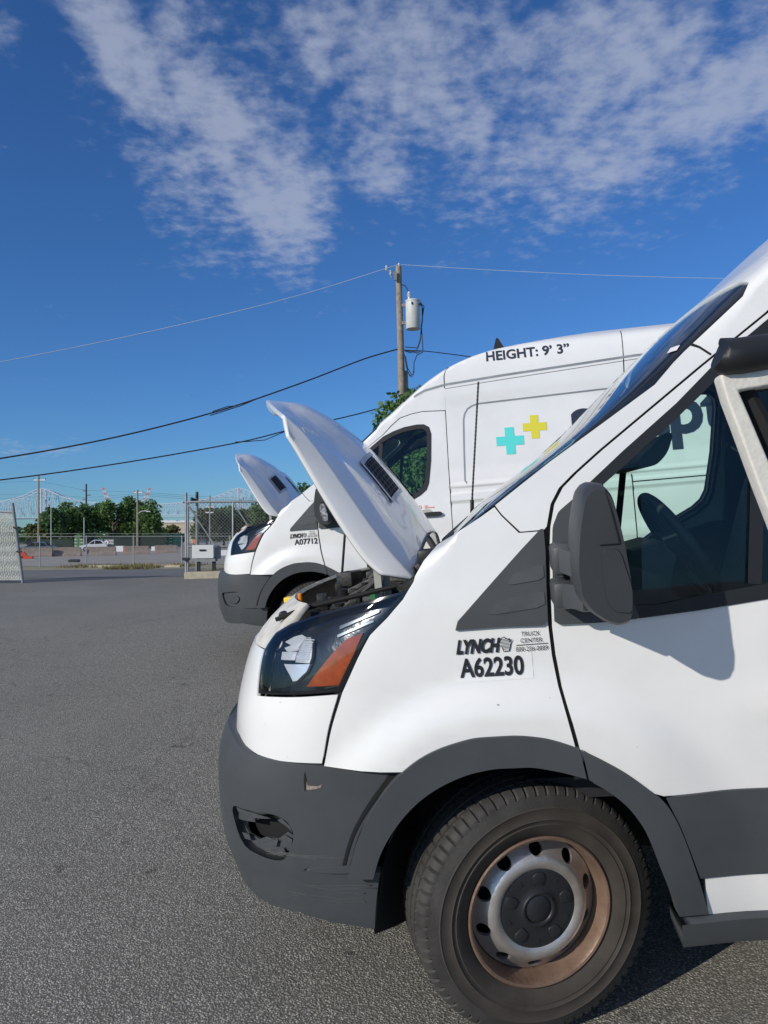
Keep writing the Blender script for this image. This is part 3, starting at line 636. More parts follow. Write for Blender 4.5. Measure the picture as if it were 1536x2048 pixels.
    for k in range(16):
        m = MB(); c_ = (rq.uniform(-.58, -.25), rq.uniform(.32, 1.2), rq.uniform(1.18, 1.225)); m.tube([c_, (c_[0], c_[1], c_[2] + .03)], rq.uniform(.008, .022), 9); m.build('filler_cap', M['black'], root, smooth=True)
    m = MB()
    rr = random.Random(5)
    for k in range(9):
        y = .34 + k * .15; a = (-.52 + rr.uniform(-.08, .08), y, 1.16 + rr.uniform(0, .05)); b_ = (-.18 + rr.uniform(-.1, .05), y + rr.uniform(-.15, .15), 1.22 + rr.uniform(0, .05))
        m.tube([a, (a[0] + .1, (a[1] + b_[1]) / 2, 1.24 + rr.uniform(0, .03)), b_], rr.uniform(.005, .011), 7)
    m.build('hoses', M['engine2'], root, smooth=True)
    m = MB(); m.box((-.40, .33, 1.235), (.016, .02, .03)); m.box((-.33, .36, 1.245), (.03, .02, .016)); m.build('green_connector', M['green'], root)
    m = MB(); m.box((-.665, .45, 1.223), (.012, .02, .042), bev=.003); m.build('orange_connector', M['orange'], root)
    m = MB(); m.box((-.735, .62, 1.209), (.055, .05, .020), bev=.005); m.build('yellow_cap', M['yellow'], root)
    m = MB(); m.box((-.675, .30, 1.185), (.05, .05, .03), Matrix.Rotation(.25, 3, 'Y'), bev=.006); m.box((-.66, .30, 1.165), (.02, .03, .03)); m.build('bump_stop', M['black'], root)
    m = MB(); m.tube([(-.70, .25, 1.185), (-.60, .26, 1.215), (-.42, .25, 1.245), (-.26, .22, 1.275)], [.007, .008, .008, .006], 8); m.build('bay_seal', M['gap'], root, smooth=True)
    # --- cowl and wipers
    m = MB(); m.beam((-.30, 1.03, 1.25), (-.09, 1.03, 1.375), 1.68, .03)
    for k in range(7): m.box((-.20 + .02 * (k % 2), .30 + k * .22, 1.335), (.12, .10, .03 + .012 * (k % 3)), Matrix.Rotation(-.5, 3, 'Y'), bev=.008)
    m.build('cowl', M['engine'], root, smooth=True)
    m = MB(); m.tube([(-.22, .22, 1.33), (-.17, .42, 1.372), (-.13, 1.0, 1.41)], .011, 6); m.tube([(-.20, 1.15, 1.36), (-.15, 1.35, 1.40), (-.10, 1.85, 1.44)], .011, 6); m.box((-.21, .24, 1.345), (.06, .06, .05), bev=.012); m.box((-.155, .21, 1.37), (.07, .03, .04), Matrix.Rotation(-.7, 3, 'Y'), bev=.008); m.build('wiper', M['black'], root, smooth=True)
    hc = [(-0.349, 1.323), (-0.34, 1.4), (-0.31, 1.437), (-0.273, 1.423), (-0.239, 1.372), (-0.21, 1.313)]
    m = MB(); m.prism(rnd(hc, .2, 2), (1, 0, 0), (0, 0, 1), (.25, .97, 0), (0, .85, 0), .05, bev=.05); ho = m.build('hinge_cover', M['white2'], root, smooth=True)
    m = MB(); m.tube([(-0.31, .84, 1.437), (-0.273, .84, 1.423), (-0.239, .84, 1.372), (-0.21, .84, 1.313)], .013, 6); m.build('cover_seal', M['plastic'], ho, smooth=True)
    m = MB(); m.tube([(-.083, 1.93, 1.43), (-.075, 1.93, 1.53)], .010, 8); ant = m.build('antenna', M['black'], root); m = MB()
    pts = [(-.075 + .082 * t, 1.93, 1.53 + .60 * t) for t in [k / 60 for k in range(61)]]; m.tube(pts, [.0045 + .0012 * (k % 2) for k in range(61)], 6); m.build('antenna_whip', M['ink'], ant)
    # --- wheel housings, underside, cabin
    for u0 in (0, 3.75):
        for side in (1, -1):
            m = MB(); V = lambda v: v if side == 1 else 2 * HW - v; n = 18
            ring = [(u0 + .01 + .43 * math.cos(math.pi * (k / n * 1.02 - .04)), .36 + .435 * math.sin(math.pi * (k / n * 1.02 - .04))) for k in range(n + 1)]
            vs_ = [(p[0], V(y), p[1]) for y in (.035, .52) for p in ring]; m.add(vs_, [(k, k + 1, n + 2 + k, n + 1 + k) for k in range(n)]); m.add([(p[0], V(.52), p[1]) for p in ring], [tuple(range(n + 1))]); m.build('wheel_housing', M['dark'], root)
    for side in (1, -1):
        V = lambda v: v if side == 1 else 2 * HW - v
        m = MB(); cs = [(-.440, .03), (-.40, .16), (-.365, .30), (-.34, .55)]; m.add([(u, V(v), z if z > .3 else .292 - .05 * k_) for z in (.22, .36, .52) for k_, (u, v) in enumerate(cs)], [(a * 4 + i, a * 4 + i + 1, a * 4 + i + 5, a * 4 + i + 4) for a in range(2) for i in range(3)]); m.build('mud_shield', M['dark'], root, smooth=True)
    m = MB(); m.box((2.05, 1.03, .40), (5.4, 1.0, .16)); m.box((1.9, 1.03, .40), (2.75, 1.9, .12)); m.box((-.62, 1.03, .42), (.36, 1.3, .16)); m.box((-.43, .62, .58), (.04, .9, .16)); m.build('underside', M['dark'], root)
    m = MB(); m.tube([(0, .25, .34), (0, 1.81, .34)], .045, 8); m.tube([(.02, .36, .36), (.02, .40, .80)], .05, 10); m.tube([(.02, 1.7, .36), (.02, 1.66, .80)], .05, 10); m.box((-.06, .5, .33), (.1, .6, .05)); m.tube([(3.75, .25, .36), (3.75, 1.81, .36)], .06, 8); m.build('axle', M['dark'], root)
    dx = ((.03, 1.44), (.03, .62), (1.42, .62), (1.42, 1.1), (.40, 1.1), (.40, 1.25), (.30, 1.30), (.12, 1.40))
    m = MB(); m.prism([(.02, 1.02), (.02, 1.37), (.22, 1.34), (.44, 1.25), (.49, 1.17), (.46, 1.02), (.30, .92)], (1, 0, 0), (0, 0, 1), (0, 1, 0), (0, .14, 0), 1.78); m.prism([(.36, 1.22), (.40, 1.315), (.50, 1.335), (.54, 1.29), (.50, 1.14)], (1, 0, 0), (0, 0, 1), (0, 1, 0), (0, .34, 0), .40, bev=.05); m.build('dashboard', M['inner'], root)
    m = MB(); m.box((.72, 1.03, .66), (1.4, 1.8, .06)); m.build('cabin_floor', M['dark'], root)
    bt = [(.12, .6), (.16, 1.5), (.24, 1.9), (.42, 2.25), (1.03, 2.42), (1.64, 2.25), (1.82, 1.9), (1.90, 1.5), (1.94, .6)]
    m = MB(); m.prism(bt, (0, 1, 0), (0, 0, 1), (1, 0, 0), (1.72, 0, 0), .03); m.build('bulkhead', M['seat'], root)
    patch('door_trim', [(.62, .66), (.60, .80), (.42, .92), (.16, .95), (.15, 1.15), (.3, 1.155), (.7, 1.17), (.80, 1.2), (.96, 1.29), (1.1, 1.33), (1.29, 1.33), (1.29, .66)], M['inner'], root, S=skin, off=-.055, thick=.02)
    patch('pillar_trim', [(1.17, 1.3), (1.20, 1.9), (1.31, 2.1), (1.42, 2.1), (1.42, 1.3)], M['inner'], root, S=skin, off=-.05, thick=.02)
    m = MB(); m.prism([(.80, 2.10), (.95, 2.22), (1.70, 2.30), (1.70, 2.26), (.98, 2.17), (.84, 2.06)], (1, 0, 0), (0, 0, 1), (0, 1, 0), (0, .24, 0), 1.58); m.build('headliner', M['lining'], root)
    for v in (.36,):
        m = MB(); m.prism(rnd([(.445, 1.585), (.45, 1.56), (.50, 1.565), (.535, 1.60), (.555, 1.655), (.535, 1.665)], .2, 2), (1, 0, 0), (0, 0, 1), (0, 1, 0), (0, v, 0), .42); m.build('sun_visor', M['inner'], root, smooth=True)
    m = MB(); c = Vector((.588, .52, 1.30)); ax = Vector((.195, 0, .34)).normalized() * -1; up = Vector((-.195, 0, .34)).normalized(); sd_ = Vector((0, 1, 0))
    m.tube([c + up * .195 * math.cos(a) + sd_ * .195 * math.sin(a) for a in [2 * math.pi * k / 40 for k in range(41)]], .017, 10, False); m.tube([c, c + up * .19], .02, 8); m.tube([c, c + sd_ * .19 - up * .03], .022, 8); m.tube([c, c - sd_ * .19 - up * .03], .022, 8); m.tube([c + Vector((-.03, 0, -.02)), c + Vector((-.2, 0, -.13))], .055, 12); m.tube([c + Vector((.012, 0, .006)), c + Vector((-.03, 0, -.02))], [.06, .085], 16); m.build('steering_wheel', M['inner'], root, smooth=True)
    for v in (.52, 1.50):
        m = MB(); m.box((.98, v, .90), (.50, .50, .16), bev=.05); s = m.build('seat', M['seat'], root, smooth=True)
        m = MB(); m.box((1.17, v, 1.23), (.13, .48, .66), Matrix.Rotation(math.radians(17), 3, 'Y'), bev=.05); m.build('backrest', M['seat'], s, smooth=True)
        m = MB(); m.prism(rnd([(1.23, 1.55), (1.25, 1.72), (1.35, 1.72), (1.36, 1.56)], .2, 2), (1, 0, 0), (0, 0, 1), (0, 1, 0), (0, v - .13, 0), .26, bev=.06); m.build('headrest', M['seat'], s, smooth=True)
    m = MB(); rp = [skin(4.9, h) for h in [.3, .5, .8, 1.2, 1.6, 2.0, 2.3, 2.45, 2.55, 2.62, 2.68, 2.72, 2.8, 2.9, 3.0]]; poly = [(p[1], p[2]) for p in rp]; poly += [(2 * HW - p[0], p[1]) for p in poly[::-1]]
    m.prism(poly, (0, 1, 0), (0, 0, 1), (1, 0, 0), (4.895, 0, 0), .04, bev=.02); m.build('rear_doors', M['white'], root)
    # --- wheels
    for u0, v0 in ((0, .165), (3.75, .165), (0, 2 * HW - .165), (3.75, 2 * HW - .165)):
        wheel(root, u0, v0)
WHEEL = None
def lathe(prof, n, fr=None, mt=None, name='lathe', parent=None, sharp=45):
    V = []; F = []; k = len(prof)
    for i in range(n):
        a = 2 * math.pi * i / n
        for j, (r, y) in enumerate(prof):
            r2 = fr(r, y, i, j) if fr else r; V.append((r2 * math.cos(a), y, r2 * math.sin(a)))
    for i in range(n):
        for j in range(k - 1): F.append((i * k + j, ((i + 1) % n) * k + j, ((i + 1) % n) * k + j + 1, i * k + j + 1))
    m = MB(); m.add(V, F); o = m.build(name, mt, parent, smooth=True)
    try: o.data.set_sharp_from_angle(angle=math.radians(sharp))
    except Exception: pass
    return o
def wheel(root, u0, v0):
    global WHEEL, KS
    if WHEEL is None:
        ks_, KS = KS, 0.0
        wroot = bpy.data.objects.new('wheel', None); col.objects.link(wroot); wroot.parent = root
        pr = [(.213, -.088), (.225, -.099), (.250, -.110), (.256, -.112), (.258, -.110), (.268, -.112), (.270, -.1145), (.273, -.1125), (.285, -.1135), (.300, -.1125), (.303, -.1145), (.306, -.112), (.322, -.107), (.334, -.101), (.338, -.1005), (.344, -.0975), (.352, -.090), (.3565, -.080), (.358, -.060), (.358, -.054), (.349, -.0525), (.349, -.0475), (.3585, -.046), (.3595, -.020), (.351, -.0185), (.351, -.0135), (.360, -.012)]
        pr = pr + [(r, -y) for r, y in pr[::-1]]
        def sipe(r, y, i, j):
            a = abs(y)
            if r > .336 and a > .055 and a < .1012 and i % 6 == 0: return r - (.009 if a > .075 else .006)
            if r > .35 and a <= .055 and i % 6 == (2 if y < 0 else 4) and a > .018: return r - .005
            return r
        lathe(pr[11:-11], 420, sipe, M['tyre'], 'tyre', wroot, sharp=25)
        lathe(pr[:13], 90, None, M['tyreside'], 'sidewall', wroot); lathe(pr[-13:], 90, None, M['tyreside'], 'sidewall', wroot)
        rr_ = lathe([(.2125, -.086), (.2165, -.093), (.2165, -.098), (.212, -.101), (.206, -.099), (.2025, -.092), (.2005, -.078), (.1965, -.062), (.1945, -.048), (.1925, -.032), (.190, .06), (.215, .09)], 96, None, M['rimbrown'], 'rim', wroot)
        holes = [[(.1655 * math.cos(a) + .0165 * math.cos(b) * math.cos(a) - .0205 * math.sin(b) * math.sin(a), .1655 * math.sin(a) + .0165 * math.cos(b) * math.sin(a) + .0205 * math.sin(b) * math.cos(a)) for b in [2 * math.pi * k / 16 for k in range(16)]] for a in [2 * math.pi * (h + .35) / 10 for h in range(10)]]
        circ = lambda r, n: [(r * math.cos(2 * math.pi * k / n), r * math.sin(2 * math.pi * k / n)) for k in range(n)]
        yf = pchip([.108, .116, .126, .137, .147, .158, .172, .182, .190], [-.070, -.078, -.083, -.083, -.078, -.066, -.052, -.044, -.040])
        vs, F, LO = cdt(circ(.1905, 90), holes + [circ(.112, 60)], .012)
        m = MB(); V = [(p.x, yf(p.length), p.y) for p in vs]; m.add(V, F)
        for lo in LO[1:-1]:
            b = [V[i] for i in lo]; n = len(b); m.add(b + [(x * .985, y + .012, z * .985) for x, y, z in b], [(k, (k + 1) % n, n + (k + 1) % n, n + k) for k in range(n)])
        m.build('wheel_disc', M['rim'], wroot, smooth=True)
        lathe([(.001, .0), (.16, .0), (.183, .02)], 40, None, M['gap'], 'dark_backing', wroot)  # plain black disc behind the holes, paints the dark inside of the wheel
        c = lathe([(.001, -.082), (.034, -.082), (.037, -.0795), (.039, -.078), (.042, -.083), (.047, -.084), (.052, -.079), (.070, -.077), (.100, -.0775), (.113, -.076), (.120, -.073), (.120, -.05)], 60, None, M['cap'], 'hub_cap', wroot)
        for h in range(5):
            m = MB()
            a = 2 * math.pi * (h + .18) / 5; e1 = Vector((math.cos(a), 0, math.sin(a))); e2 = Vector((-math.sin(a), 0, math.cos(a)))
            m.prism(rnd([(.066, -.012), (.072, .014), (.094, .019), (.105, .007), (.105, -.014), (.092, -.020)], .15, 1), e1, e2, (0, -1, 0), (0, -.074, 0), .008, bev=.12); m.build('lug_pocket', M['cap'], wroot, smooth=True); m = MB()
            a += math.pi / 5; p = Vector((.092 * math.cos(a), -.0765, .092 * math.sin(a))); m.tube([p, p + Vector((0, -.0035, 0))], .0045, 6); m.build('cap_clip', M['cap'], wroot)
        WHEEL = wroot; o = wroot; KS = ks_
    else: o = copy_tree(WHEEL, root)
    o.location = (u0, v0, .322 - KS * (v0 - .165)); far = v0 > HW
    o.rotation_euler = (0, .5 * u0, (math.pi if far else 0) + (math.radians(20) if u0 == 0 else 0))
    if u0 == 0 and not far: o.location = (.0, .160, .322)
    return o
# ------------------------------------------------------------------ ground
def softmin(a, b, k):
    z = (b - a) / k
    return b - k * (math.log1p(math.exp(z)) if z < 30 else z)
def gz(X, Y):
    yc = softmin(Y, 10.0, .6); yc = -softmin(-yc, 6, .6); xc = -softmin(-X, 4.4, .6); xc = softmin(xc, 9, .8)
    z = -.0421 + .0781 * xc + .0834 * yc
    for ox, oy, back in ((.413, 2.164, 2.0), (-.615, 6.896, 5.0)):       # the stalls lie flatter than the lot as a whole
        v = (X - ox) * .117 + (Y - oy) * .989
        if 0 < v < 2.06 + back: z -= .06 * (v if v < 2.06 else 2.06 * (1 - sst(v, 2.06, 2.06 + back))) * sst(X, -1.7, -.5)
    t = sst(Y, 24, 43); far = .03 + .02 * 0
    return z * (1 - t) + far * t
def sheet(name, x0, x1, y0, y1, nx, ny, mt, dz=0, fy=None, kind='structure'):
    xs = [x0 + (x1 - x0) * i / nx for i in range(nx + 1)]; ys = [y0 + (y1 - y0) * (fy(j / ny) if fy else j / ny) for j in range(ny + 1)]
    m = MB(); m.add([(x, y, gz(x, y) + dz) for y in ys for x in xs], [(j * (nx + 1) + i, j * (nx + 1) + i + 1, (j + 1) * (nx + 1) + i + 1, (j + 1) * (nx + 1) + i) for j in range(ny) for i in range(nx)])
    o = m.build(name, mt, smooth=True, fixn=False); o['kind'] = kind; return o
def asphalt(name, dark, light, stone, warm=0):
    m = bpy.data.materials.new(name); m.use_nodes = True; n = m.node_tree; b = n.nodes['Principled BSDF']; L = n.links.new
    t = n.nodes.new('ShaderNodeTexCoord')
    def noise(s, d=4, r=.55):
        z = n.nodes.new('ShaderNodeTexNoise'); z.inputs['Scale'].default_value = s; z.inputs['Detail'].default_value = d; z.inputs['Roughness'].default_value = r; L(t.outputs['Object'], z.inputs['Vector']); return z.outputs[0]
    def ramp(src, a, bb, c0, c1):
        r = n.nodes.new('ShaderNodeMapRange'); L(src, r.inputs[0]); r.inputs[1].default_value = a; r.inputs[2].default_value = bb; r.inputs[3].default_value = c0; r.inputs[4].default_value = c1; return r.outputs[0]
    def mixc(f, a, bb):
        x = n.nodes.new('ShaderNodeMix'); x.data_type = 'RGBA'; L(f, x.inputs['Factor'])
        for k, v in (('A', a), ('B', bb)):
            if isinstance(v, tuple): x.inputs[k].default_value = (*v, 1)
            else: L(v, x.inputs[k])
        return x.outputs['Result']
    v = n.nodes.new('ShaderNodeTexVoronoi'); v.inputs['Scale'].default_value = 125; v.inputs['Randomness'].default_value = 1; L(t.outputs['Object'], v.inputs['Vector'])
    sp = n.nodes.new('ShaderNodeSeparateColor'); L(v.outputs['Color'], sp.inputs[0])
    c = mixc(ramp(sp.outputs[0], .1, 1, 0, 1), dark, light); c = mixc(ramp(sp.outputs[1], .80, .9, 0, 1), c, stone)
    c = mixc(ramp(v.outputs['Distance'], .30, .62, 0, .8), c, tuple(k * .32 for k in dark))
    c = mixc(ramp(noise(.55, 6, .65), .42, .68, 0, .34), c, tuple(k * .55 for k in dark))
    c = mixc(ramp(noise(2.1, 5, .7), .55, .75, 0, .25), c, (.22, .205, .18))
    c = mixc(ramp(noise(9, 3), .66, .72, 0, .5), c, (.035, .034, .033))
    wv = n.nodes.new('ShaderNodeVectorMath'); wv.operation = 'MULTIPLY_ADD'; L(t.outputs['Object'], wv.inputs[0]); wv.inputs[1].default_value = (.30, .30, .30)
    wz = n.nodes.new('ShaderNodeTexNoise'); wz.inputs['Scale'].default_value = 1.7; wz.inputs['Detail'].default_value = 6; L(t.outputs['Object'], wz.inputs['Vector']); ws = n.nodes.new('ShaderNodeVectorMath'); ws.operation = 'SCALE'; ws.inputs['Scale'].default_value = .28; L(wz.outputs['Color'], ws.inputs[0]); L(ws.outputs[0], wv.inputs[2])
    ck = n.nodes.new('ShaderNodeTexVoronoi'); ck.feature = 'DISTANCE_TO_EDGE'; ck.inputs['Scale'].default_value = .8; L(wv.outputs[0], ck.inputs['Vector'])
    c = mixc(ramp(ck.outputs['Distance'], .0, .004, .32, 0), c, (.05, .05, .048))
    c = mixc(ramp(noise(.22, 3), .5, .75, 0, .22), c, (.44, .42, .38))
    L(c, b.inputs['Base Color']); b.inputs['Roughness'].default_value = .88; b.inputs['Specular IOR Level'].default_value = .3
    bp = n.nodes.new('ShaderNodeBump'); bp.inputs['Strength'].default_value = .6; bp.inputs['Distance'].default_value = .006
    ad = n.nodes.new('ShaderNodeMath'); ad.operation = 'ADD'; L(ramp(v.outputs['Distance'], .1, .6, 1, 0), ad.inputs[0]); L(noise(260, 2), ad.inputs[1]); L(ad.outputs[0], bp.inputs['Height']); L(bp.outputs[0], b.inputs['Normal'])
    return m
M['asphalt'] = asphalt('weathered_asphalt', (.265, .255, .220), (.395, .380, .328), (.59, .565, .50))
M['road'] = mat('worn_road_asphalt', (.155, .152, .148), .9, var=.22, scale=1.2, bump=.3, bscale=90)
M['dirt'] = mat('gravel_yard', (.34, .31, .27), .95, col2=(.24, .22, .195), scale=.5, detail=8)
M['verge'] = mat('dry_verge', (.34, .29, .20), .95, col2=(.18, .17, .09), scale=.9, detail=8, bump=.5, bscale=12)
M['land'] = mat('distant_land', (.08, .10, .05), .95, var=.3, scale=.02)
m = MB(); m.add([(-3000, -600, -.9), (3000, -600, -.9), (3000, 5000, -.9), (-3000, 5000, -.9)], [(0, 1, 2, 3)]); m.build('land', M['land'], fixn=False)['kind'] = 'structure'
sheet('parking_lot', -60, 60, -25, 60, 150, 110, M['asphalt'])
sheet('road', -60, 60, 23.5, 39, 60, 24, M['road'], .006)
sheet('verge', -60, 60, 38.8, 47, 60, 14, M['verge'], .014)
sheet('gravel_yard', -160, 160, 46.6, 420, 20, 30, M['dirt'], .022, fy=lambda t: t * t)
def G(px, Y, dz=0):
    r = ray(px, 1080); X = r.x / r.y * Y; return Vector((X, Y, gz(X, Y) + dz))
# ------------------------------------------------------------------ the two vans
r1 = bpy.data.objects.new('delivery_van', None); col.objects.link(r1); r1.matrix_world = vanm(O1)
tag(r1, 'near white high-roof van with raised hood and broken front bumper corner', 'van', 'white vans with raised hoods')
KS = .06
van(r1)
r2 = copy_tree(r1); r2.matrix_world = vanm(O2)
tag(r2, 'farther white high-roof van behind, with cyan and yellow plus signs on its side', 'van', 'white vans with raised hoods')
BO = [(-.318, .783), (-.386, .789), (-.452, .793), (-.576, .800), (-.716, .806), (-.81, .822), (-.9, .84), (TIP(.85), .85), (TIP(.36), .36), (-1.0, .36), (-.772, .347), (-.571, .35), (-.379, .312), (-.358, .485)] + [(xofu(skin(a, b)[0] + .012, b), b) for a, b in ARO1 if b < .775]
def bumper_side(root, right, hole):
    """half of the bumper (left or right of the nose)"""
    o = patch('front_bumper', BO, M['plastic'], root, S=bump, step=.025, sx=.018, thick=.04, holes=[hole] if hole else [], both=False)
    if right:
        me = o.data
        for v in me.vertices: v.co.y = 2 * HW - v.co.y
        N = [(n.vector.x, -n.vector.y, n.vector.z) for n in me.corner_normals]
        F = [list(p.vertices)[::-1] for p in me.polygons]; vn = {}
        for p in me.polygons:
            for li in p.loop_indices: vn[me.loops[li].vertex_index] = N[li]
        me2 = meshn('front_bumper', [v.co.copy() for v in me.vertices], [vn.get(i, (0, 0, 1)) for i in range(len(me.vertices))], F); me2.materials.append(M['plastic']); o.data = me2
    return o
FIN = [(-.817, .628), (-.708, .626), (-.60, .632), (-.565, .618), (-.550, .60), (-.552, .573), (-.582, .52), (-.633, .516), (-.774, .532)]
HOLE = [(-.822, .578), (-.706, .603), (-.697, .622), (-.64, .631), (-.597, .626), (-.576, .606), (-.540, .596), (-.548, .572), (-.575, .585), (-.615, .560), (-.659, .558), (-.70, .540), (-.726, .545), (-.775, .548)]
def bumper(root, broken):
    b = bumper_side(root, False, rnd(FOG, .2, 2)); bumper_side(root, True, None)
    patch('bumper_crease', [(-.515, .492), (-.447, .508), (-.366, .510), (-.366, .492), (-.447, .488)], M['plastic'], root, S=bump, off=.010, thick=.012, step=.02, sx=.015)
    jl = [(xofu(skin(x, h)[0] - .004, h), h) for x, h in ARO1 if h < .778][::2]; strip('trim_joint', jl, .006, M['gap'], root, S=bump, off=.003, step=.2)
    if not broken:
        patch('fog_bezel', inset(rnd(FOG, .2, 2), -.002), M['plastic2'], b, S=bump, off=-.018, thick=.01, step=.02, sx=.012, both=False)
        patch('fog_cover', rnd([(-.80, .612), (-.70, .612), (-.61, .618), (-.575, .60), (-.565, .575), (-.60, .538), (-.64, .532), (-.77, .548)], .2, 2), M['plastic'], b, S=bump, off=-.006, thick=.014, step=.02, sx=.012, both=False)
    else:
        patch('broken_recess', inset(rnd(FOG, .2, 2), -.004), M['plastic2'], b, S=bump, off=-.028, thick=.006, step=.015, sx=.010, holes=[HOLE], both=False)
        sh = [([(-.822, .586), (-.812, .622), (-.715, .620), (-.708, .600)], -.016), ([(-.74, .535), (-.66, .562), (-.60, .556), (-.585, .578), (-.556, .568), (-.565, .535), (-.63, .522), (-.70, .522)], -.018), ([(-.69, .540), (-.60, .568), (-.61, .545)], -.008), ([(-.79, .553), (-.75, .556), (-.735, .541), (-.775, .537)], -.010), ([(-.60, .623), (-.57, .61), (-.548, .592), (-.556, .61), (-.585, .63)], -.012), ([(-.80, .618), (-.70, .617), (-.62, .627), (-.70, .632), (-.81, .628)], -.007), ([(-.625, .520), (-.585, .545), (-.575, .525), (-.60, .517)], -.008)]
        for po, of in sh: patch('plastic_shard', po, M['plastic2'], b, S=bump, off=of, thick=.004, step=.02, sx=.010, both=False)
        patch('bumper_cavity_black', [(-1.02, .40), (-.46, .40), (-.46, .74), (-1.02, .74)], M['gap'], b, S=bump, off=-.065, thick=0, step=.02, sx=.012, both=False)  # black sheet set behind the hole, its colour stands for the shade inside
        m = MB(); m.beam((-.80, .24, .56), (-.74, .33, .565), .010, .05); m.beam((-.83, .26, .53), (-.83, .26, .62), .004, .004); m.build('support_bracket', mat('rusty_bracket', (.09, .05, .035), .8), b)
        patch('bumper_gouge', [(-.494, .776), (-.489, .752), (-.491, .722), (-.496, .722), (-.497, .755)], M['gap'], b, S=bump, off=.002, thick=.001, step=.01, sx=.004, both=False)
        sc = mat('pale_scuff', (.30, .25, .20), .7, var=.5, scale=60)
        patch('scuff_mark', [(-.488, .752), (-.486, .738), (-.462, .736), (-.45, .741), (-.452, .732), (-.47, .727), (-.494, .724), (-.490, .738)], sc, b, S=bump, off=.0015, thick=0, step=.01, sx=.006, both=False)
        rr = random.Random(3); sc2 = mat('pale_scratch', (.085, .09, .092), .7)
        for k in range(30):
            x = rr.uniform(-.66, -.41); h = rr.choice([rr.uniform(.40, .45), rr.uniform(.385, .42), rr.uniform(.52, .54)]); l = rr.uniform(.05, .16)
            strip('scratch', [(x, h), (x + l * .5, h + rr.uniform(-.004, .004)), (min(-.39, x + l), h + rr.uniform(-.006, .003))], rr.uniform(.0008, .002), sc2, b, S=bump, off=.0015, both=False)
bumper(r1, True); bumper(r2, False)
smk = mat('road_smudge', (.34, .33, .30), .7, var=.5, scale=90)
rr = random.Random(21)
for k in range(7):
    x = rr.choice([rr.uniform(-.70, -.45), rr.uniform(-.35, .1), rr.uniform(.2, .8)]); h = rr.uniform(.80, .98) if x < 0 else rr.uniform(.74, 1.1); s = rr.uniform(.0010, .0022)
    patch('stone_chip', [(x + s * math.cos(a), h + s * math.sin(a)) for a in [j * math.pi / 3 for j in range(6)]], smk, r1, S=skin if x < -.4 else body, off=.002, thick=0, both=False, step=.01)
# --- lettering on the vans
WIS = [(.30, .96), (.22, .92), (.12, .78), (.10, .66), (.0, .55), (.06, .42), (.20, .33), (.27, .15), (.30, .0), (.72, .02), (.80, .25), (.86, .48), (1.0, .80), (.93, .76), (.80, .62), (.84, .82), (.70, .84), (.56, .90), (.44, 1.0)]
def state(root, x, h, wd, ht):
    """the little outline of a state, cut by stripes"""
    P = [(x + a * wd, h + b * ht) for a, b in WIS]
    o = patch('fleet_emblem', P, M['ink'], root, off=.0035, thick=0, step=.006, sx=.006, both=False)
    patch('emblem_field', inset(P, .0022), M['stickwhite'], o, off=.0045, thick=0, step=.006, sx=.006, both=False)
    for k in range(8):
        q = h + ht * (.16 + .095 * k); xs = [x + wd * (.24 - .02 * k if k < 4 else .10), x + wd * (.70 + .02 * k)]
        strip('emblem_stripe', [(xs[0], q), (xs[1], q + .0012)], .0016, M['ink'], o, off=.0055, both=False)
    return o
def fleet(root, num, dx=0, wn=.172, hn=.054):
    patch('number_sticker', [(-.150 + dx, 1.010), (.062 + dx, 1.012), (.062 + dx, 1.081), (-.150 + dx, 1.080)], M['stickwhite'], root, off=.0012, thick=0, both=False, step=.02)
    lettering('fleet_lettering', 'LYNCH', M['ink'], root, -.140, 1.0855, .122, .040, bold=.055, shear=.32)
    state(root, -.024, 1.0865, .038, .040)
    lettering('fleet_lettering', 'TRUCK', M['ink'], root, .038, 1.1255, .050, .0115, bold=.0); lettering('fleet_lettering', 'CENTER', M['ink'], root, .035, 1.1075, .058, .0115, bold=.0)
    strip('fleet_rule', [(.022, 1.1015), (.107, 1.1025)], .0016, M['ink'], root, off=.003, both=False)
    lettering('fleet_lettering', '800-236-0089', M['ink'], root, .021, 1.0845, .085, .0125, bold=.0)
    lettering('fleet_number', num, M['ink'], root, -.134 + dx, 1.0215, wn, hn, bold=.028)
bm_ = mat('cracked_mirror_back', (.75, .76, .78), .25, metal=.4, col2=(.05, .05, .06), scale=45, detail=2)
for o in r2.children:
    if o.name.startswith('side_mirror'):
        for c in o.children:
            if c.name.startswith('mirror_cover'): c.material_slots[0].link = 'OBJECT'; c.material_slots[0].material = bm_; c['label'] = 'bare speckled mirror backing without its cover'
fleet(r1, 'A62230'); fleet(r2, 'A07712', dx=.03, wn=.21)
def cross(x, h, s, t, mt, nm, tilt=-.03):
    for r, p in (('a', [(-s, -t), (-t, -t), (-t, -s), (t, -s), (t, -t), (s, -t), (s, t), (t, t), (t, s), (-t, s), (-t, t), (-s, t)]),):
        patch(nm, [(x + a, h + b + a * tilt) for a, b in p], mt, r2, off=.003, thick=0, step=.06, both=False, holes=())
cross(1.858, 1.778, .118, .040, M['cyan'], 'plus_sign'); cross(2.077, 1.880, .102, .035, M['lime'], 'plus_sign')
lettering('height_notice', 'HEIGHT: 9\u2019 3\u201d', M['navy'], r2, 1.712, 2.493, .72, .088, bold=.025, S=body)
lettering('company_lettering', 'adapthealth', M['navy'], r2, 2.385, 1.572, 2.70, .555, bold=.03, S=body)
o = lettering('no_smoking_notice', 'NO\nSMOKING', M['red'], r2, 1.075, 1.252, .085, .028, bold=.02)
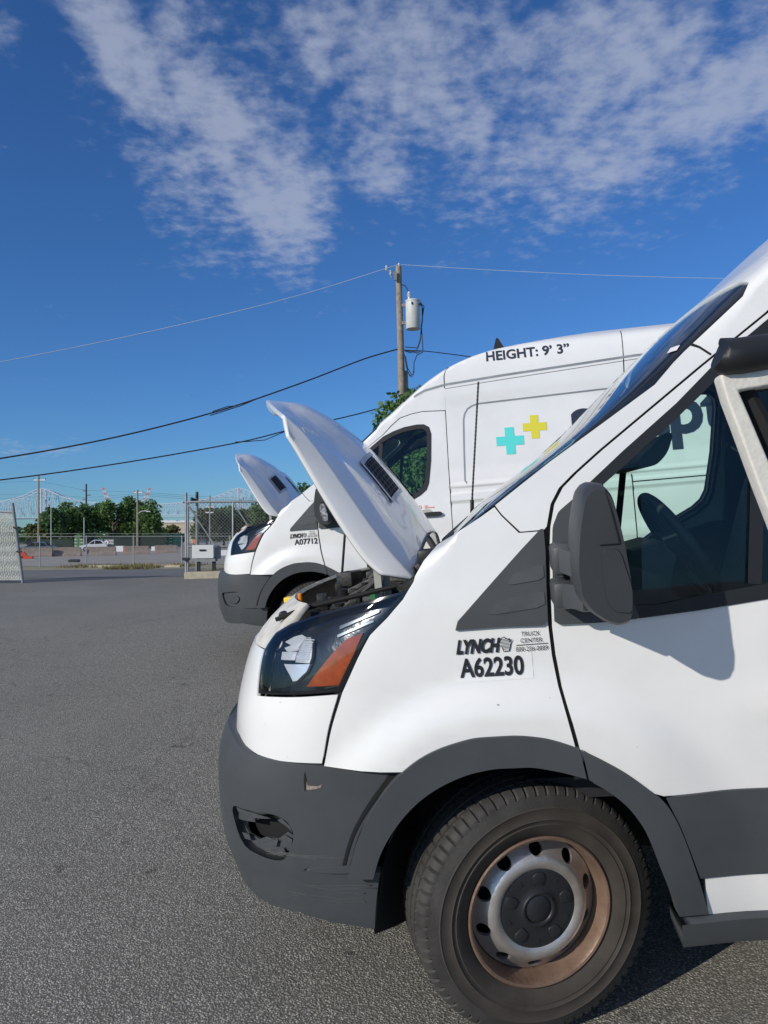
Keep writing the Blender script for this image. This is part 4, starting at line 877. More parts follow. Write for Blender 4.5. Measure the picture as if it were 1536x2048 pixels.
patch('no_smoking_sign', [(1.035 + .018 * math.cos(a), 1.266 + .016 * math.sin(a)) for a in [k * math.pi / 8 for k in range(16)]], M['red'], r2, off=.002, thick=0, both=False, step=.01, holes=[[(1.035 + .012 * math.cos(a), 1.266 + .011 * math.sin(a)) for a in [k * math.pi / 8 for k in range(16)]]])
strip('no_smoking_bar', [(1.024, 1.276), (1.046, 1.256)], .004, M['red'], r2, off=.0025, both=False)
patch('toll_tag', [(.285, 1.867), (.27, 1.884), (.375, 1.882), (.395, 1.866)], M['stickwhite'], r1, S=skin, off=-.003, thick=0, both=False, step=.02, sx=.02)
m = MB(); m.prism([(1.80, 2.69), (1.83, 2.785), (1.85, 2.785), (1.90, 2.69)], (1, 0, 0), (0, 0, 1), (0, 1, 0), (0, .66, 0), .03); m.build('roof_aerial', M['black'], r2)

KS = 0.0
# ------------------------------------------------------------------ open door of the vehicle the picture is taken from, at the right edge
dr = empty('vehicle_door', 'beige framed vehicle door with black rubber seal at the right edge of the photo', 'door')
YD = 1.12
q = lambda px, py, dy=0: at(px, py, YD + dy)
m = MB(); m.tube([q(1437, 712), q(1446, 716), q(1480, 712), q(1540, 703), q(1640, 690), q(1760, 676)], [.020, .026, .027, .026, .026, .026], 14); m.tube([q(1440, 684, .02), q(1480, 688, .02), q(1560, 676, .02), q(1760, 650, .02)], [.006, .010, .010, .010], 8); m.build('rubber_seal', M['black'], dr, smooth=True)
m = MB(); fp = [(1441, 752), (1447, 744), (1520, 735), (1640, 720), (1760, 705), (1760, 742), (1640, 758), (1535, 771), (1478, 781), (1500, 832), (1545, 938), (1600, 1065), (1680, 1250), (1640, 1290), (1580, 1130), (1520, 975), (1476, 855), (1455, 800)]
P_ = [q(*p) for p in fp]; n_ = len(P_); m.add(P_ + [p + Vector((.004, .035, 0)) for p in P_], [tuple(range(n_)), tuple(range(n_, 2 * n_))[::-1]] + [(i, n_ + i, n_ + (i + 1) % n_, (i + 1) % n_) for i in range(n_)])
fo = m.build('frame', mat('dusty_cream_paint', (.72, .69, .62), .5, var=.09, scale=70, bump=.12, bscale=160), dr); bv = fo.modifiers.new('soft_edge', 'BEVEL'); bv.width = .009; bv.segments = 3; bv.limit_method = 'ANGLE'
for p in fo.data.polygons: p.use_smooth = len(p.vertices) == 4
m = MB(); m.tube([q(1487, 775, .03), q(1530, 860, .03), q(1600, 1010, .03), q(1660, 1150, .03)], [.013, .016, .016, .016], 8); m.build('inner_seal', M['gap'], dr, smooth=True)
m = MB(); m.add([q(1470, 765, .035), q(1760, 730, .035), q(1760, 1320, .035), q(1690, 1290, .035), q(1560, 985, .035)], [(0, 1, 2, 3, 4)]); m.build('door_glass', glassmat('smoked_glass', (.10, .12, .14)), dr)
a = q(1680, 1230); m = MB(); m.prism([(0, 0), (.5, .05), (.5, -.95), (.06, -.95), (0, -.5)], (1, 0, 0), (0, 0, 1), (0, 1, 0), a, .05, bev=.03); m.build('door_panel', M['white2'], dr)

# ------------------------------------------------------------------ trees
def crown(name, c, rx, rz_, n, leaf, mt, parent, seed, lobes=9, droop=.0):
    R = random.Random(seed); V = []; F = []
    LB = []
    for k in range(lobes):
        a = R.uniform(0, 2 * math.pi); e = R.uniform(-.55, 1); rr = R.uniform(.35, .72)
        LB.append((Vector((math.cos(a) * rr * rx * math.sqrt(max(0, 1 - e * e * .6)), math.sin(a) * rr * rx * math.sqrt(max(0, 1 - e * e * .6)), e * .62 * rz_)), R.uniform(.34, .52)))
    for k in range(n):
        p, s = R.choice(LB); d = Vector((R.gauss(0, 1), R.gauss(0, 1), R.gauss(0, 1))).normalized() * (R.random() ** .35)
        q = Vector(c) + p + Vector((d.x * s * rx, d.y * s * rx, d.z * s * rz_))
        ln = leaf * R.uniform(.6, 1.3); ax = Vector((R.gauss(0, 1), R.gauss(0, 1), R.gauss(-droop, .7))).normalized(); sd = ax.cross(Vector((R.gauss(0, 1), R.gauss(0, 1), R.gauss(0, 1)))).normalized() * ln * .32
        b = len(V); V += [q, q + ax * ln * .5 + sd, q + ax * ln, q + ax * ln * .5 - sd]; F.append((b, b + 1, b + 2, b + 3))
    m = MB(); m.add(V, F); return m.build(name, mt, parent, fixn=False)
def tree(px, Y, top, rpx, label, seed, mt, n=1100, leaf=.5, kind='tree', low=.35, group=None, base=None, droop=.2):
    b = G(px, Y); zt = at(px, top, Y).z; H = zt - b.z; rx = rpx * Y / FPX
    t = empty('tree', label, 'tree', group, b)
    R = random.Random(seed); m = MB(); m.tube([(0, 0, 0), (R.uniform(-.1, .1), .05, H * .35), (R.uniform(-.3, .3), 0, H * .75)], [H * .028 + .03, H * .022 + .02, .03], 8)
    for k in range(6):
        a = R.uniform(0, 6.28); z0 = H * R.uniform(.28, .6); m.tube([(0, 0, z0), (math.cos(a) * rx * .4, math.sin(a) * rx * .4, z0 + H * .13), (math.cos(a) * rx * .75, math.sin(a) * rx * .75, z0 + H * .22)], [.015 * H, .01 * H, .008], 6)
    m.build('trunk', M['bark'], t, smooth=True)
    crown('crown', (0, 0, H * (low + 1) / 2), rx, H * (1 - low) / 2 * 1.12, n, leaf, M[mt], t, seed, droop=droop)
    return t
far_t = [(72, 138, 1050, 26, 'low olive bushy tree at the left end of the far tree row', 'leaf3', .05), (108, 140, 1019, 27, 'dark green tree of the far row just right of the left utility pole', 'leaf2', .1), (146, 146, 1008, 30, 'dark bushy tree of the far row above the left green container', 'leaf', .12), (186, 150, 1006, 32, 'broad tree of the far row above the white car', 'leaf2', .1), (226, 146, 1004, 30, 'deep green tree of the far row below the left crane', 'leaf', .1), (262, 150, 997, 27, 'tallest tree of the far row, left of the street lamp pole', 'leaf2', .12), (294, 146, 1006, 27, 'dark tree at the right end of the far row, behind the street lamp', 'leaf', .1),
         (344, 175, 1052, 22, 'low olive bush below the tan building', 'leaf3', .05), (413, 120, 1020, 24, 'olive tree behind the gate pole, seen through the chain link', 'leaf3', .1), (448, 124, 1009, 30, 'dark tree behind the middle of the chain-link gate', 'leaf2', .1), (496, 126, 1022, 28, 'olive green tree behind the right half of the chain-link gate', 'leaf3', .1), (540, 120, 1008, 30, 'tree at the right of the gate, partly behind the far raised hood', 'leaf', .1)]
for i, (px, Y, top, r_, lb, mt, low) in enumerate(far_t): tree(px, Y, top - 1, r_ * 1.28, lb, 40 + i, mt, n=3600, leaf=.62, low=low, group='trees beyond the yard')
tree(850, 27, 788, 112, 'leafy tree rising behind the roof of the farther van beside the utility pole', 5, 'leaf', n=9000, leaf=.21, low=.25, group='trees behind the vans', droop=.8)
tree(616, 25, 962, 52, 'small dark tree peeking between the two raised hoods', 6, 'leaf2', n=3500, leaf=.16, low=.1, group='trees behind the vans', droop=.5)
tree(1256, 30, 700, 150, 'tall tree behind the middle of the farther van, hidden behind its roof', 7, 'leaf', n=5000, leaf=.26, low=.15, group='trees behind the vans')
tree(1030, 24, 820, 110, 'broad bush hidden behind the front door of the farther van', 8, 'leaf2', n=5000, leaf=.2, low=.05, group='trees behind the vans')
tree(720, 23, 955, 70, 'low bush behind the windscreen of the farther van', 9, 'leaf', n=4000, leaf=.17, low=.05, group='trees behind the vans')

# ------------------------------------------------------------------ the utility pole with its transformer, and the cables
up = empty('utility_pole', 'tall weathered wooden utility pole carrying a grey transformer behind the farther van', 'utility pole', loc=G(806, 30))
B0 = G(806, 30)
rel = lambda px, py, Y=30: at(px, py, Y) - B0
m = MB(); m.tube([(0, 0, -.2), rel(804, 800), rel(797, 533)], [.165, .145, .118], 14); m.build('pole_shaft', M['wood'], up, smooth=True)
m = MB(); m.tube([(.22, .1, -.2), rel(811, 790, 30.15), rel(810, 742, 30.15)], [.13, .12, .115], 12); m.build('stub_pole', M['wood'], up, smooth=True)
m = MB(); m.beam(rel(786, 548), rel(800, 541), .05, .06); m.tube([rel(797, 533), rel(798, 526)], .03, 8); m.box(rel(791, 552, 29.8), (.10, .10, .34)); m.tube([rel(783, 548), rel(775, 541), rel(772, 530)], [.02, .03, .012], 6); m.tube([rel(778, 545), rel(784, 556)], .03, 6); m.build('pole_bracket', M['post'], up)
m = MB()
for px, py in ((798, 531), (773, 536), (781, 545)):
    c = rel(px, py); m.tube([c - Vector((0, 0, .10)), c - Vector((0, 0, .04)), c, c + Vector((0, 0, .04)), c + Vector((0, 0, .09))], [.03, .06, .035, .06, .03], 10)
m.build('insulator', M['porcelain'], up, smooth=True)
tk = at(826, 630, 29.75) - B0; m = MB(); hT = 1.12; m.tube([tk + Vector((0, 0, z)) for z in (-hT / 2, -hT / 2 + .02, hT / 2 - .06, hT / 2 - .05, hT / 2, hT / 2 + .05)], [.27, .285, .285, .30, .30, .18], 28); tr = m.build('transformer', M['tank'], up, smooth=True)
m = MB(); m.box(tk + Vector((-.34, .05, .40)), (.20, .09, .12)); m.box(tk + Vector((-.34, .05, -.30)), (.20, .09, .12)); m.build('bracket', M['steel'], tr)
c = at(818, 590, 29.75) - B0; m = MB(); m.tube([c + Vector((0, 0, z)) for z in (-.16, -.08, -.04, 0, .04, .08, .14)], [.05, .05, .09, .05, .085, .05, .03], 10); m.build('bushing', M['porcelain'], tr, smooth=True)
m = MB(); m.box(at(824, 606, 29.44) - B0, (.05, .012, .10)); m.box(at(841, 608, 29.55) - B0, (.09, .08, .09)); m.build('terminal', M['gap'], tr)
m = MB()
for pts in ([(802, 569), (810, 571), (817, 582), (818, 590)], [(841, 608), (848, 612), (843, 650), (841, 680), (836, 696), (810, 694)], [(842, 608), (846, 620), (843, 655), (846, 700), (835, 706), (808, 700)], [(844, 608), (845, 640), (840, 680), (832, 704)], [(810, 702), (822, 706), (826, 702), (846, 702)], [(846, 704), (834, 710), (828, 725), (828, 745), (824, 755), (816, 745), (812, 720), (808, 708)], [(828, 730), (827, 748), (820, 753), (813, 735), (810, 715)], [(811, 712), (815, 735), (823, 750), (828, 740)]):
    P = [rel(px, py, 29.8) for px, py in pts]; m.tube(P, .018, 6)
m.build('service_loops', M['wire'], up, smooth=True)
def cable(label, pts, r, mt, cat='cable', name='overhead_cable', extra=None):
    f = [pchip(list(range(len(pts))), [p[i] for p in pts]) for i in range(3)]; n = (len(pts) - 1) * 6
    P = [at(f[0](k / 6), f[1](k / 6), f[2](k / 6)) for k in range(n + 1)]; m = MB(); m.tube(P, r, 6)
    if extra:
        for e in extra: m.tube([at(*p) for p in e], r * .7, 5)
    return tag(m.build(name, mt, smooth=True), label, cat, 'overhead cables')
cable('thin bright wire from the pole top down to the left edge', [(797, 529, 30), (600, 590, 28.8), (300, 663, 27), (0, 724, 25), (-300, 778, 23)], .010, M['wirelight'])
cable('thin bright wire from the pole top to the right edge', [(797, 529, 30), (1000, 541, 30), (1250, 552, 30), (1480, 557, 30), (1900, 558, 30)], .008, M['wirelight'])
cable('thick black cable bundle from the pole down to the left edge, with a splice', [(800, 697, 30), (740, 714, 29.5), (600, 767, 28.5), (430, 824, 27.5), (200, 881, 26), (0, 917, 25), (-300, 958, 23)], .026, M['wire'], extra=[[(470, 812, 27.6), (455, 813, 27.6), (440, 818, 27.6), (425, 823, 27.6)], [(530, 791, 28), (480, 812, 27.8), (420, 831, 27.5)]])
cable('lower black cable sagging to the left edge behind the raised hood', [(804, 802, 30), (735, 823, 29.5), (570, 862, 28), (500, 880, 27.6), (250, 925, 26.2), (0, 960, 25), (-300, 990, 23)], .022, M['wire'], extra=[[(575, 861, 28), (530, 880, 27.8), (495, 883, 27.6), (470, 884, 27.5)]])
cable('short black cable running right from the pole behind the farther van roof', [(806, 700, 30), (846, 702, 30), (915, 710, 30), (1100, 738, 30.5), (1500, 790, 31)], .018, M['wire'])

# ------------------------------------------------------------------ gate, kerb island, operator cabinet
isl = MB(); p0 = G(368, 22.0); n = 24
for k in range(n):
    a = p0 + Vector((k * .45, .0, 0)); b = a + Vector((.45, 0, 0)); za, zb = gz(a.x, 22.0), gz(b.x, 22.0)
    isl.add([(a.x, 22.0, za - .2), (b.x, 22.0, zb - .2), (b.x, 22.0, zb + .17), (a.x, 22.0, za + .17), (a.x, 22.03, za + .19), (b.x, 22.03, zb + .19), (b.x, 22.28, zb + .19), (a.x, 22.28, za + .19)], [(0, 1, 2, 3), (3, 2, 5, 4), (4, 5, 6, 7)])
isl.add([(p0.x, 22.0, p0.z - .2), (p0.x, 26, p0.z - .2), (p0.x, 26, p0.z + .18), (p0.x, 22.0, p0.z + .17)], [(0, 1, 2, 3)])
isl.build('kerb', M['kerb'], fixn=False)['kind'] = 'structure'
m = MB(); V = []
for j in range(9):
    for k in range(n + 1): V.append((p0.x + k * .45, 22.26 + j * .45, gz(p0.x + k * .45, 22.26) + .175 + (.01 if j else 0)))
m.add(V, [(j * (n + 1) + i, j * (n + 1) + i + 1, (j + 1) * (n + 1) + i + 1, (j + 1) * (n + 1) + i) for j in range(8) for i in range(n)]); m.build('grass_island', M['verge'], fixn=False)['kind'] = 'structure'
YG = 23.2
gt = empty('chain_link_gate', 'grey tube chain-link gate behind the pale gate cabinet', 'gate', loc=G(372, YG)); gb = G(372, YG)
gq = lambda px, py, Y=YG: at(px, py, Y) - gb
m = MB(); m.tube([(0, 0, 0), gq(372, 985)], .04, 10); m.tube([gq(376, 1143), gq(376, 1003)], .03, 10); m.build('gate_post', M['steel'], gt, smooth=True)
m = MB(); m.tube([gq(366, 1004), gq(460, 1003.5), gq(640, 1002)], .035, 10); m.tube([gq(376, 1093), gq(640, 1093)], .028, 8); m.build('rail', M['steel'], gt, smooth=True)
for px in (466, 556, 636): m = MB(); m.tube([gq(px, 1093), gq(px, 1004)], .03, 8); m.build('upright', M['steel'], gt, smooth=True)
for a_, b_ in (((374, 1007), (430, 1091)), ((467, 1006), (522, 1091)), ((557, 1006), (610, 1091))): m = MB(); m.tube([gq(*a_, YG - .03), gq(*b_, YG - .03)], .024, 8); m.build('brace', M['steel'], gt, smooth=True)
def chainlink(mb, o, ex, ez, wd, ht, s, r):
    """two crossed families of straight wires, 1 cm apart"""
    k = -ht
    ey = ex.cross(ez).normalized()
    while k < wd:
        for sgn in (1, -1):
            x0, z0, x1, z1 = k, 0, k + ht, ht
            if x0 < 0: z0 -= x0; x0 = 0
            if x1 > wd: z1 -= x1 - wd; x1 = wd
            if sgn < 0: z0, z1 = ht - z0, ht - z1
            mb.tube([o + ex * x0 + ez * z0 + ey * .004 * sgn, o + ex * x1 + ez * z1 + ey * .004 * sgn], r, 3, False)
        k += s
o_ = gq(376, 1093, YG + .02); m = MB(); wd = (gq(636, 1093).x - o_.x); ht = gq(376, 1005).z - o_.z; chainlink(m, o_, Vector((1, 0, 0)), Vector((0, 0, 1)), wd, ht, .105, .0045); m.build('chain_link_mesh', M['steel'], gt)['kind'] = 'stuff'
m = MB(); m.box(gq(372, 1118, YG - .08), (.22, .14, .08), bev=.01); m.build('latch', M['black'], gt)
cb = empty('gate_cabinet', 'pale grey gate operator cabinet on dark legs on the kerbed island', 'cabinet', loc=at(405, 1140, 22.6)); c0 = at(405, 1140, 22.6); cq = lambda px, py, Y=22.6: at(px, py, Y) - c0
ca, cbb = cq(384, 1117), cq(427, 1090); m = MB(); m.box((ca + cbb) / 2 + Vector((0, .28, 0)), (cbb.x - ca.x, .56, cbb.z - ca.z), bev=.012); m.build('housing', M['cabinet'], cb)
m = MB(); m.box(cq(405, 1100.5, 22.585), (.19, .02, .05), bev=.004); m.build('slot_handle', M['gap'], cb)
for px, Y in ((397, 22.75), (428, 22.75), (397, 23.05), (428, 23.05)): m = MB(); a_ = cq(px, 1117, Y); m.box((a_.x, a_.y, (a_.z + .0) / 2 - .02), (.10, .08, a_.z + .10)); m.build('leg', M['black'], cb)
m = MB(); m.box(cq(434, 1106, 22.9), (.18, .3, .34), bev=.01); m.box(cq(414, 1120, 22.8), (.56, .35, .08)); m.build('motor_box', M['post'], cb)
gp = empty('gate_pole', 'slim pole with a dark horn loudspeaker beside the gate', 'pole', loc=G(394, 26)); g0 = G(394, 26); m = MB(); m.tube([(0, 0, 0), at(394, 985, 26) - g0], .052, 10); m.build('shaft', M['post'], gp, smooth=True)
m = MB(); c = at(389, 1001, 25.9) - g0; m.tube([c + Vector((.10, .0, 0)), c + Vector((.0, 0, 0)), c + Vector((-.08, -.05, 0)), c + Vector((-.10, -.06, 0))], [.05, .07, .11, .11], 14); m.box(at(394, 990, 25.95) - g0, (.09, .09, .22), bev=.02); m.build('loudspeaker', M['black'], gp, smooth=True)
# leaning fence leaf at the left edge
fl = empty('slatted_fence', 'leaning chain-link fence panel filled with pale slats at the left edge', 'fence', loc=G(46, 21)); f0 = G(46, 21); fq = lambda px, py, Y=21: at(px, py, Y) - f0
m = MB(); m.tube([(0, 0, 0), fq(25, 1006)], .042, 10); m.build('fence_post', M['post'], fl, smooth=True)
m = MB(); m.tube([fq(30, 1025), fq(-170, 1012)], .024, 8); m.tube([fq(45, 1160), fq(-160, 1160)], .018, 8); m.build('rail', M['steel'], fl, smooth=True)
m = MB(); lean = (fq(29, 1024) - fq(44.5, 1161)); R = random.Random(2); k = 0; b_ = fq(44, 1161, 21.02); L_ = lean.length; ln = lean.normalized()
ex = Vector((-1, 0, 0))
while k < 46:
    o2 = b_ + ex * (.035 + k * .062); N_ = 14
    V = []
    for i in range(N_ + 1):
        z = L_ * i / N_; w_ = .012 * (1 if i % 2 else -1)
        for s in (-.024, .024): V.append(o2 + ln * (z + R.uniform(-.004, .004)) + Vector((s + w_ * .6, w_, 0)))
    m.add(V, [(2 * i, 2 * i + 1, 2 * i + 3, 2 * i + 2) for i in range(N_)]); k += 1
m.build('slat_infill', M['slat'], fl, fixn=False)['kind'] = 'stuff'
m = MB(); chainlink(m, b_ + Vector((-2.85, -.03, 0)), Vector((1, 0, 0)), Vector((0, 0, 1)), 2.85, 1.75, .09, .003); sk = m.build('chain_link_mesh', M['steel'], fl); sk['kind'] = 'stuff'
for v in sk.data.vertices: v.co.x += (v.co.z - b_.z) * ln.x / ln.z
for py in (1055, 1103): m = MB(); m.box(fq(25 + (py - 1006) * .14, py, 20.95), (.13, .07, .05)); m.build('hinge', M['black'], fl)

# ------------------------------------------------------------------ far fence along the road
ff = empty('boundary_fence', 'low galvanised chain-link fence along the far side of the road', 'fence', loc=G(80, 45)); e0 = G(80, 45); eq = lambda px, py, Y=45: at(px, py, Y) - e0
for px in (-110, -15, 79.6, 173, 267, 364, 460, 556): m = MB(); g = G(px, 45) - e0; m.tube([g, Vector((g.x, g.y, eq(px, 1071).z))], .035, 8); m.build('fence_post', M['steel'], ff, smooth=True)
m = MB(); m.tube([eq(-140, 1074), eq(600, 1072)], .024, 6); m.tube([eq(-140, 1068, 45.3), eq(600, 1066.5, 45.3)], .010, 5); m.build('rail', M['steel'], ff)
m = MB(); o2 = Vector((eq(-110, 1130).x, 0, .05)); chainlink(m, o2, Vector((1, 0, 0)), Vector((0, 0, 1)), eq(560, 1100).x - o2.x, 1.55, .16, .0022); m.build('chain_link_mesh', M['steel'], ff)['kind'] = 'stuff'
# grass and litter on the verge
def grass(name, spots, n, h, seed):
    R = random.Random(seed); V = []; F = []
    for k in range(n):
        x0, x1, y0, y1 = R.choice(spots); x = R.uniform(x0, x1); y = R.uniform(y0, y1); z = gz(x, y) + .01; hh = h * R.uniform(.4, 1.2); a = R.uniform(0, 3.14); w_ = .012 + hh * .06; lx, ly = R.uniform(-.3, .3) * hh, R.uniform(-.3, .3) * hh
        b = len(V); V += [(x - math.cos(a) * w_, y - math.sin(a) * w_, z), (x + math.cos(a) * w_, y + math.sin(a) * w_, z), (x + lx, y + ly, z + hh)]; F.append((b, b + 1, b + 2))
    m = MB(); m.add(V, F); o = m.build(name, M['grass'], fixn=False); o['kind'] = 'stuff'; return o
xa, xb = G(215, 40).x, G(300, 40).x
grass('grass', [(xa, xb, 39.2, 42), (G(90, 42).x, G(380, 42).x, 43, 46.5), (p0.x + .5, p0.x + 3, 22.4, 24.5), (p0.x + .5, p0.x + 3, 22.4, 24.5)], 5200, .20, 4)
for i, (px, Y, L2, a_, lb) in enumerate(((200, 44, 1.2, .1, 'pale plank lying on the verge left of the middle fence post'), (222, 43.5, 1.6, -.1, 'long pale plank on the verge below the white car'), (328, 44.5, 1.1, .2, 'pale broken board on the verge near the gate post'), (345, 42.5, .9, -.15, 'short plank on the verge beside the gate'))):
    m = MB(); m.box((0, 0, .07), (L2, .16, .12), Matrix.Rotation(a_, 3, 'Z')); tag(m.build('plank', M['kerb']), lb, 'plank', 'boards lying on the verge').location = G(px, Y)
for i, px in enumerate((139, 145.5, 152)): m = MB(); m.tube([(0, 0, .12), (0, .5, .12)], .11, 10); tag(m.build('pipe_end', M['black'], smooth=True), ('left', 'middle', 'right')[i] + ' one of three short black pipe ends in a row on the gravel', 'pipe', 'three black pipe ends').location = G(px, 54)

# ------------------------------------------------------------------ the yard beyond
def barrier(px, Y, L2, lb, yaw=.18):
    t = empty('concrete_barrier', lb, 'barrier', 'concrete barriers in the yard', G(px, Y), yaw)
    pr = [(-.30, 0), (-.30, .10), (-.16, .36), (-.10, .90), (.10, .90), (.16, .36), (.30, .10), (.30, 0)]
    m = MB(); m.prism(pr, (0, 1, 0), (0, 0, 1), (1, 0, 0), (-L2 / 2 + .14, 0, 0), L2 - .14); m.build('barrier_body', M['barrier'], t)
    m = MB(); m.prism(pr, (0, 1.01, 0), (0, 0, 1.005), (1, 0, 0), (-L2 / 2, 0, 0), .14); m.build('end_face', M['barrier2'], t); return t
for px, Y, L2, lb in ((75, 74, 2.7, 'dark concrete barrier behind the red plastic barrier'), (131, 75, 2.9, 'concrete barrier left of the white car, with a rusty end'), (203, 76, 2.75, 'brown concrete barrier in front of the white car'), (273, 80, 2.5, 'concrete barrier right of the middle fence post'), (332, 86, 2.4, 'concrete barrier left of the gate post'), (384, 92, 2.4, 'concrete barrier seen behind the gate post')): barrier(px, Y, L2, lb)
t = empty('plastic_barrier', 'red plastic barrier beside the leaning fence post', 'barrier', None, G(53, 66), .2)
m = MB(); m.prism([(-.55, 0), (-.55, .62), (-.15, .62), (.05, .30), (.55, .22), (.55, 0)], (1, 0, 0), (0, 0, 1), (0, 1, 0), (0, -.25, 0), .5, bev=.05); m.build('barrier_body', M['redp'], t)
m = MB(); m.tube([(-.35, -.26, .2), (-.35, -.30, .2)], .08, 10); m.build('fill_plug', M['black'], t)
def car(px, Y, yaw, paint, lb, L2=4.4, H=1.62, hatch=True):
    t = empty('parked_car', lb, 'car', 'cars parked in the yard', G(px, Y), yaw); W2 = 1.78; k = H / 1.62
    pr = [(-L2 / 2, .35), (-L2 / 2 + .02, .62), (-L2 / 2 + .15, .78), (-L2 / 2 + 1.05, .98 * k), (-L2 / 2 + 1.85, 1.55 * k), (.1, H), (L2 / 2 - (.75 if hatch else 1.3), 1.56 * k), (L2 / 2 - (.18 if hatch else .75), 1.05 * k), (L2 / 2 - .03, .95), (L2 / 2, .5), (L2 / 2 - .1, .30), (-L2 / 2 + .1, .30)]
    m = MB(); m.prism(rnd(pr, .2, 1), (1, 0, 0), (0, 0, 1), (0, 1, 0), (0, -W2 / 2, 0), W2, bev=.05); m.build('body', paint, t, smooth=True)
    g1 = [(-L2 / 2 + 1.25, 1.02 * k), (-L2 / 2 + 1.92, 1.48 * k), (.1, 1.52 * k), (.1, 1.02 * k)]; g2 = [(.2, 1.02 * k), (.2, 1.52 * k), (L2 / 2 - 1.0, 1.46 * k), (L2 / 2 - .6, 1.06 * k)]
    for s in (-1, 1):
        for gpoly in (g1, g2): m = MB(); m.prism(gpoly, (1, 0, 0), (0, 0, 1), (0, 1, 0), (0, s * (W2 / 2 - .01) - .02, 0), .04); m.build('window', M['gloss'], t)
    m = MB(); m.beam((-L2 / 2 + 1.2, 0, 1.06 * k), (-L2 / 2 + 1.80, 0, 1.50 * k), .03, 1.4); m.build('windscreen', M['gloss'], t)
    for x in (-L2 / 2 + .85, L2 / 2 - .85):
        for s in (-1, 1):
            m = MB(); m.tube([(x, s * (W2 / 2 - .20), .33), (x, s * (W2 / 2 + .015), .33)], .33, 18); wh = m.build('wheel', M['tyre'], t, smooth=True); m = MB(); m.tube([(x, s * (W2 / 2 + .01), .33), (x, s * (W2 / 2 + .03), .33)], .2, 14); m.build('rim', M['alu'], wh)
    m = MB()
    for s in (-.62, .62): m.box((-L2 / 2 + .07, s, .72), (.12, .34, .13), bev=.03)
    m.build('headlight', M['lens'] if False else M['chrome'], t); return t
car(187, 106, math.radians(20), M['white2'], 'white hatchback parked behind a brown concrete barrier', 3.7)
car(72, 92, math.radians(8), mat('grey_blue_paint', (.10, .13, .16), .3, coat=.5), 'low grey-blue sedan behind the left barriers', 4.3, 1.42, False)
sg = empty('site_sign', 'grey site banner with a white disc behind the white hatchback', 'sign', None, G(218, 108)); s0 = G(218, 108); sq = lambda px, py, Y=108: at(px, py, Y) - s0
m = MB(); m.box((sq(208.5, 1093) + sq(228, 1078)) / 2, (sq(228, 1080).x - sq(208.5, 1080).x, .05, sq(218, 1078).z - sq(218, 1093).z)); m.build('board', mat('sign_grey', (.16, .17, .17), .6), sg)
m = MB(); c = sq(213, 1085, 107.95); m.tube([c, c + Vector((0, -.02, 0))], .30, 20); m.build('disc', M['stickwhite'], sg)
V, F = text_shape('1', .05); m = MB(); m.add([(c.x - .09 + x * .42, c.y - .03, c.z - .15 + y * .42) for x, y in V], F); m.build('lettering', M['ink'], sg, fixn=False)
m = MB()
for k in range(4): m.box(sq(222.5, 1081 + k * 3, 107.94), (.62 - .12 * (k % 2), .02, .07))
m.build('text_lines', M['stickwhite'], sg)
m = MB(); [m.box((x, 0, .5), (.08, .08, 1.2)) for x in (-.6, .6)]; m.build('sign_leg', M['steel'], sg)
def container(px, Y, lb, wpx):
    t = empty('shipping_container', lb, 'container', 'green containers in the yard', G(px, Y)); W2 = wpx * Y / FPX; H = 2.6
    m = MB(); m.box((0, 3, H / 2 + .05), (W2, 6, H)); m.build('body', M['contgreen'], t)
    for s in (-1, 1):
        m = MB(); m.box((s * W2 / 4, -.03, H / 2 + .05), (W2 / 2 - .06, .06, H - .12)); d = m.build('door', M['contgreen'], t)
        m = MB()
        for k in range(4): m.box((s * W2 / 4 + .1, -.07, .45 + k * .62), (W2 / 2 * .55, .02, .22))
        m.build('pale_mark', M['contpale'], d); m = MB()
        for x in (.3, .7): m.tube([(s * W2 / 2 * x, -.09, .1), (s * W2 / 2 * x, -.09, H)], .03, 6)
        m.build('lock_rod', M['steel'], d)
container(156.5, 150, 'green shipping container left of the white hatchback', 24); container(335, 160, 'green shipping container left of the gate post', 23)
m = MB(); a_, b_ = at(205, 1071, 128), at(330, 1071, 128); ga = G(205, 128); m.box(((a_.x + b_.x) / 2, 128, (a_.z + ga.z) / 2), (b_.x - a_.x, .06, a_.z - ga.z)); sf = m.build('screen_fence', M['screenfence']); tag(sf, 'dark green screened fence behind the white hatchback', 'fence')
m = MB(); a_, b_ = at(60, 1078, 132), at(146, 1078, 132); m.box(((a_.x + b_.x) / 2, 132, a_.z / 2), (b_.x - a_.x, .06, a_.z)); tag(m.build('screen_fence', M['screenfence']), 'dark screened fence left of the green container', 'fence')
for i, (px, Y, w_, h_, lb) in enumerate(((240, 100, 1.1, .75, 'white concrete block right of the site banner'), (268, 104, 2.0, .5, 'low white concrete block behind the middle fence post'), (318, 104, 1.9, .6, 'white concrete block beside the right green container'), (346, 104, 1.2, .55, 'small white block left of the gate post'), (447, 70, .9, .5, 'white block behind the gate cabinet'), (146, 110, 1.0, .4, 'low pale block left of the hatchback'))):
    t = MB(); t.box((0, 0, h_ / 2), (w_, .7, h_), bev=.04); o = t.build('concrete_block', M['cranew']); tag(o, lb, 'block', 'white blocks in the yard'); o.location = G(px, Y)
cn = empty('traffic_cone', 'red and white traffic cone behind the left barriers', 'cone', None, G(92, 88)); m = MB(); m.tube([(0, 0, .03), (0, 0, .30)], [.17, .115], 12); m.tube([(0, 0, .55), (0, 0, .9)], [.075, .03], 12); m.box((0, 0, .02), (.42, .42, .04)); m.build('cone_body', M['redp'], cn); m = MB(); m.tube([(0, 0, .30), (0, 0, .55)], [.115, .075], 12); m.build('white_band', M['stickwhite'], cn)
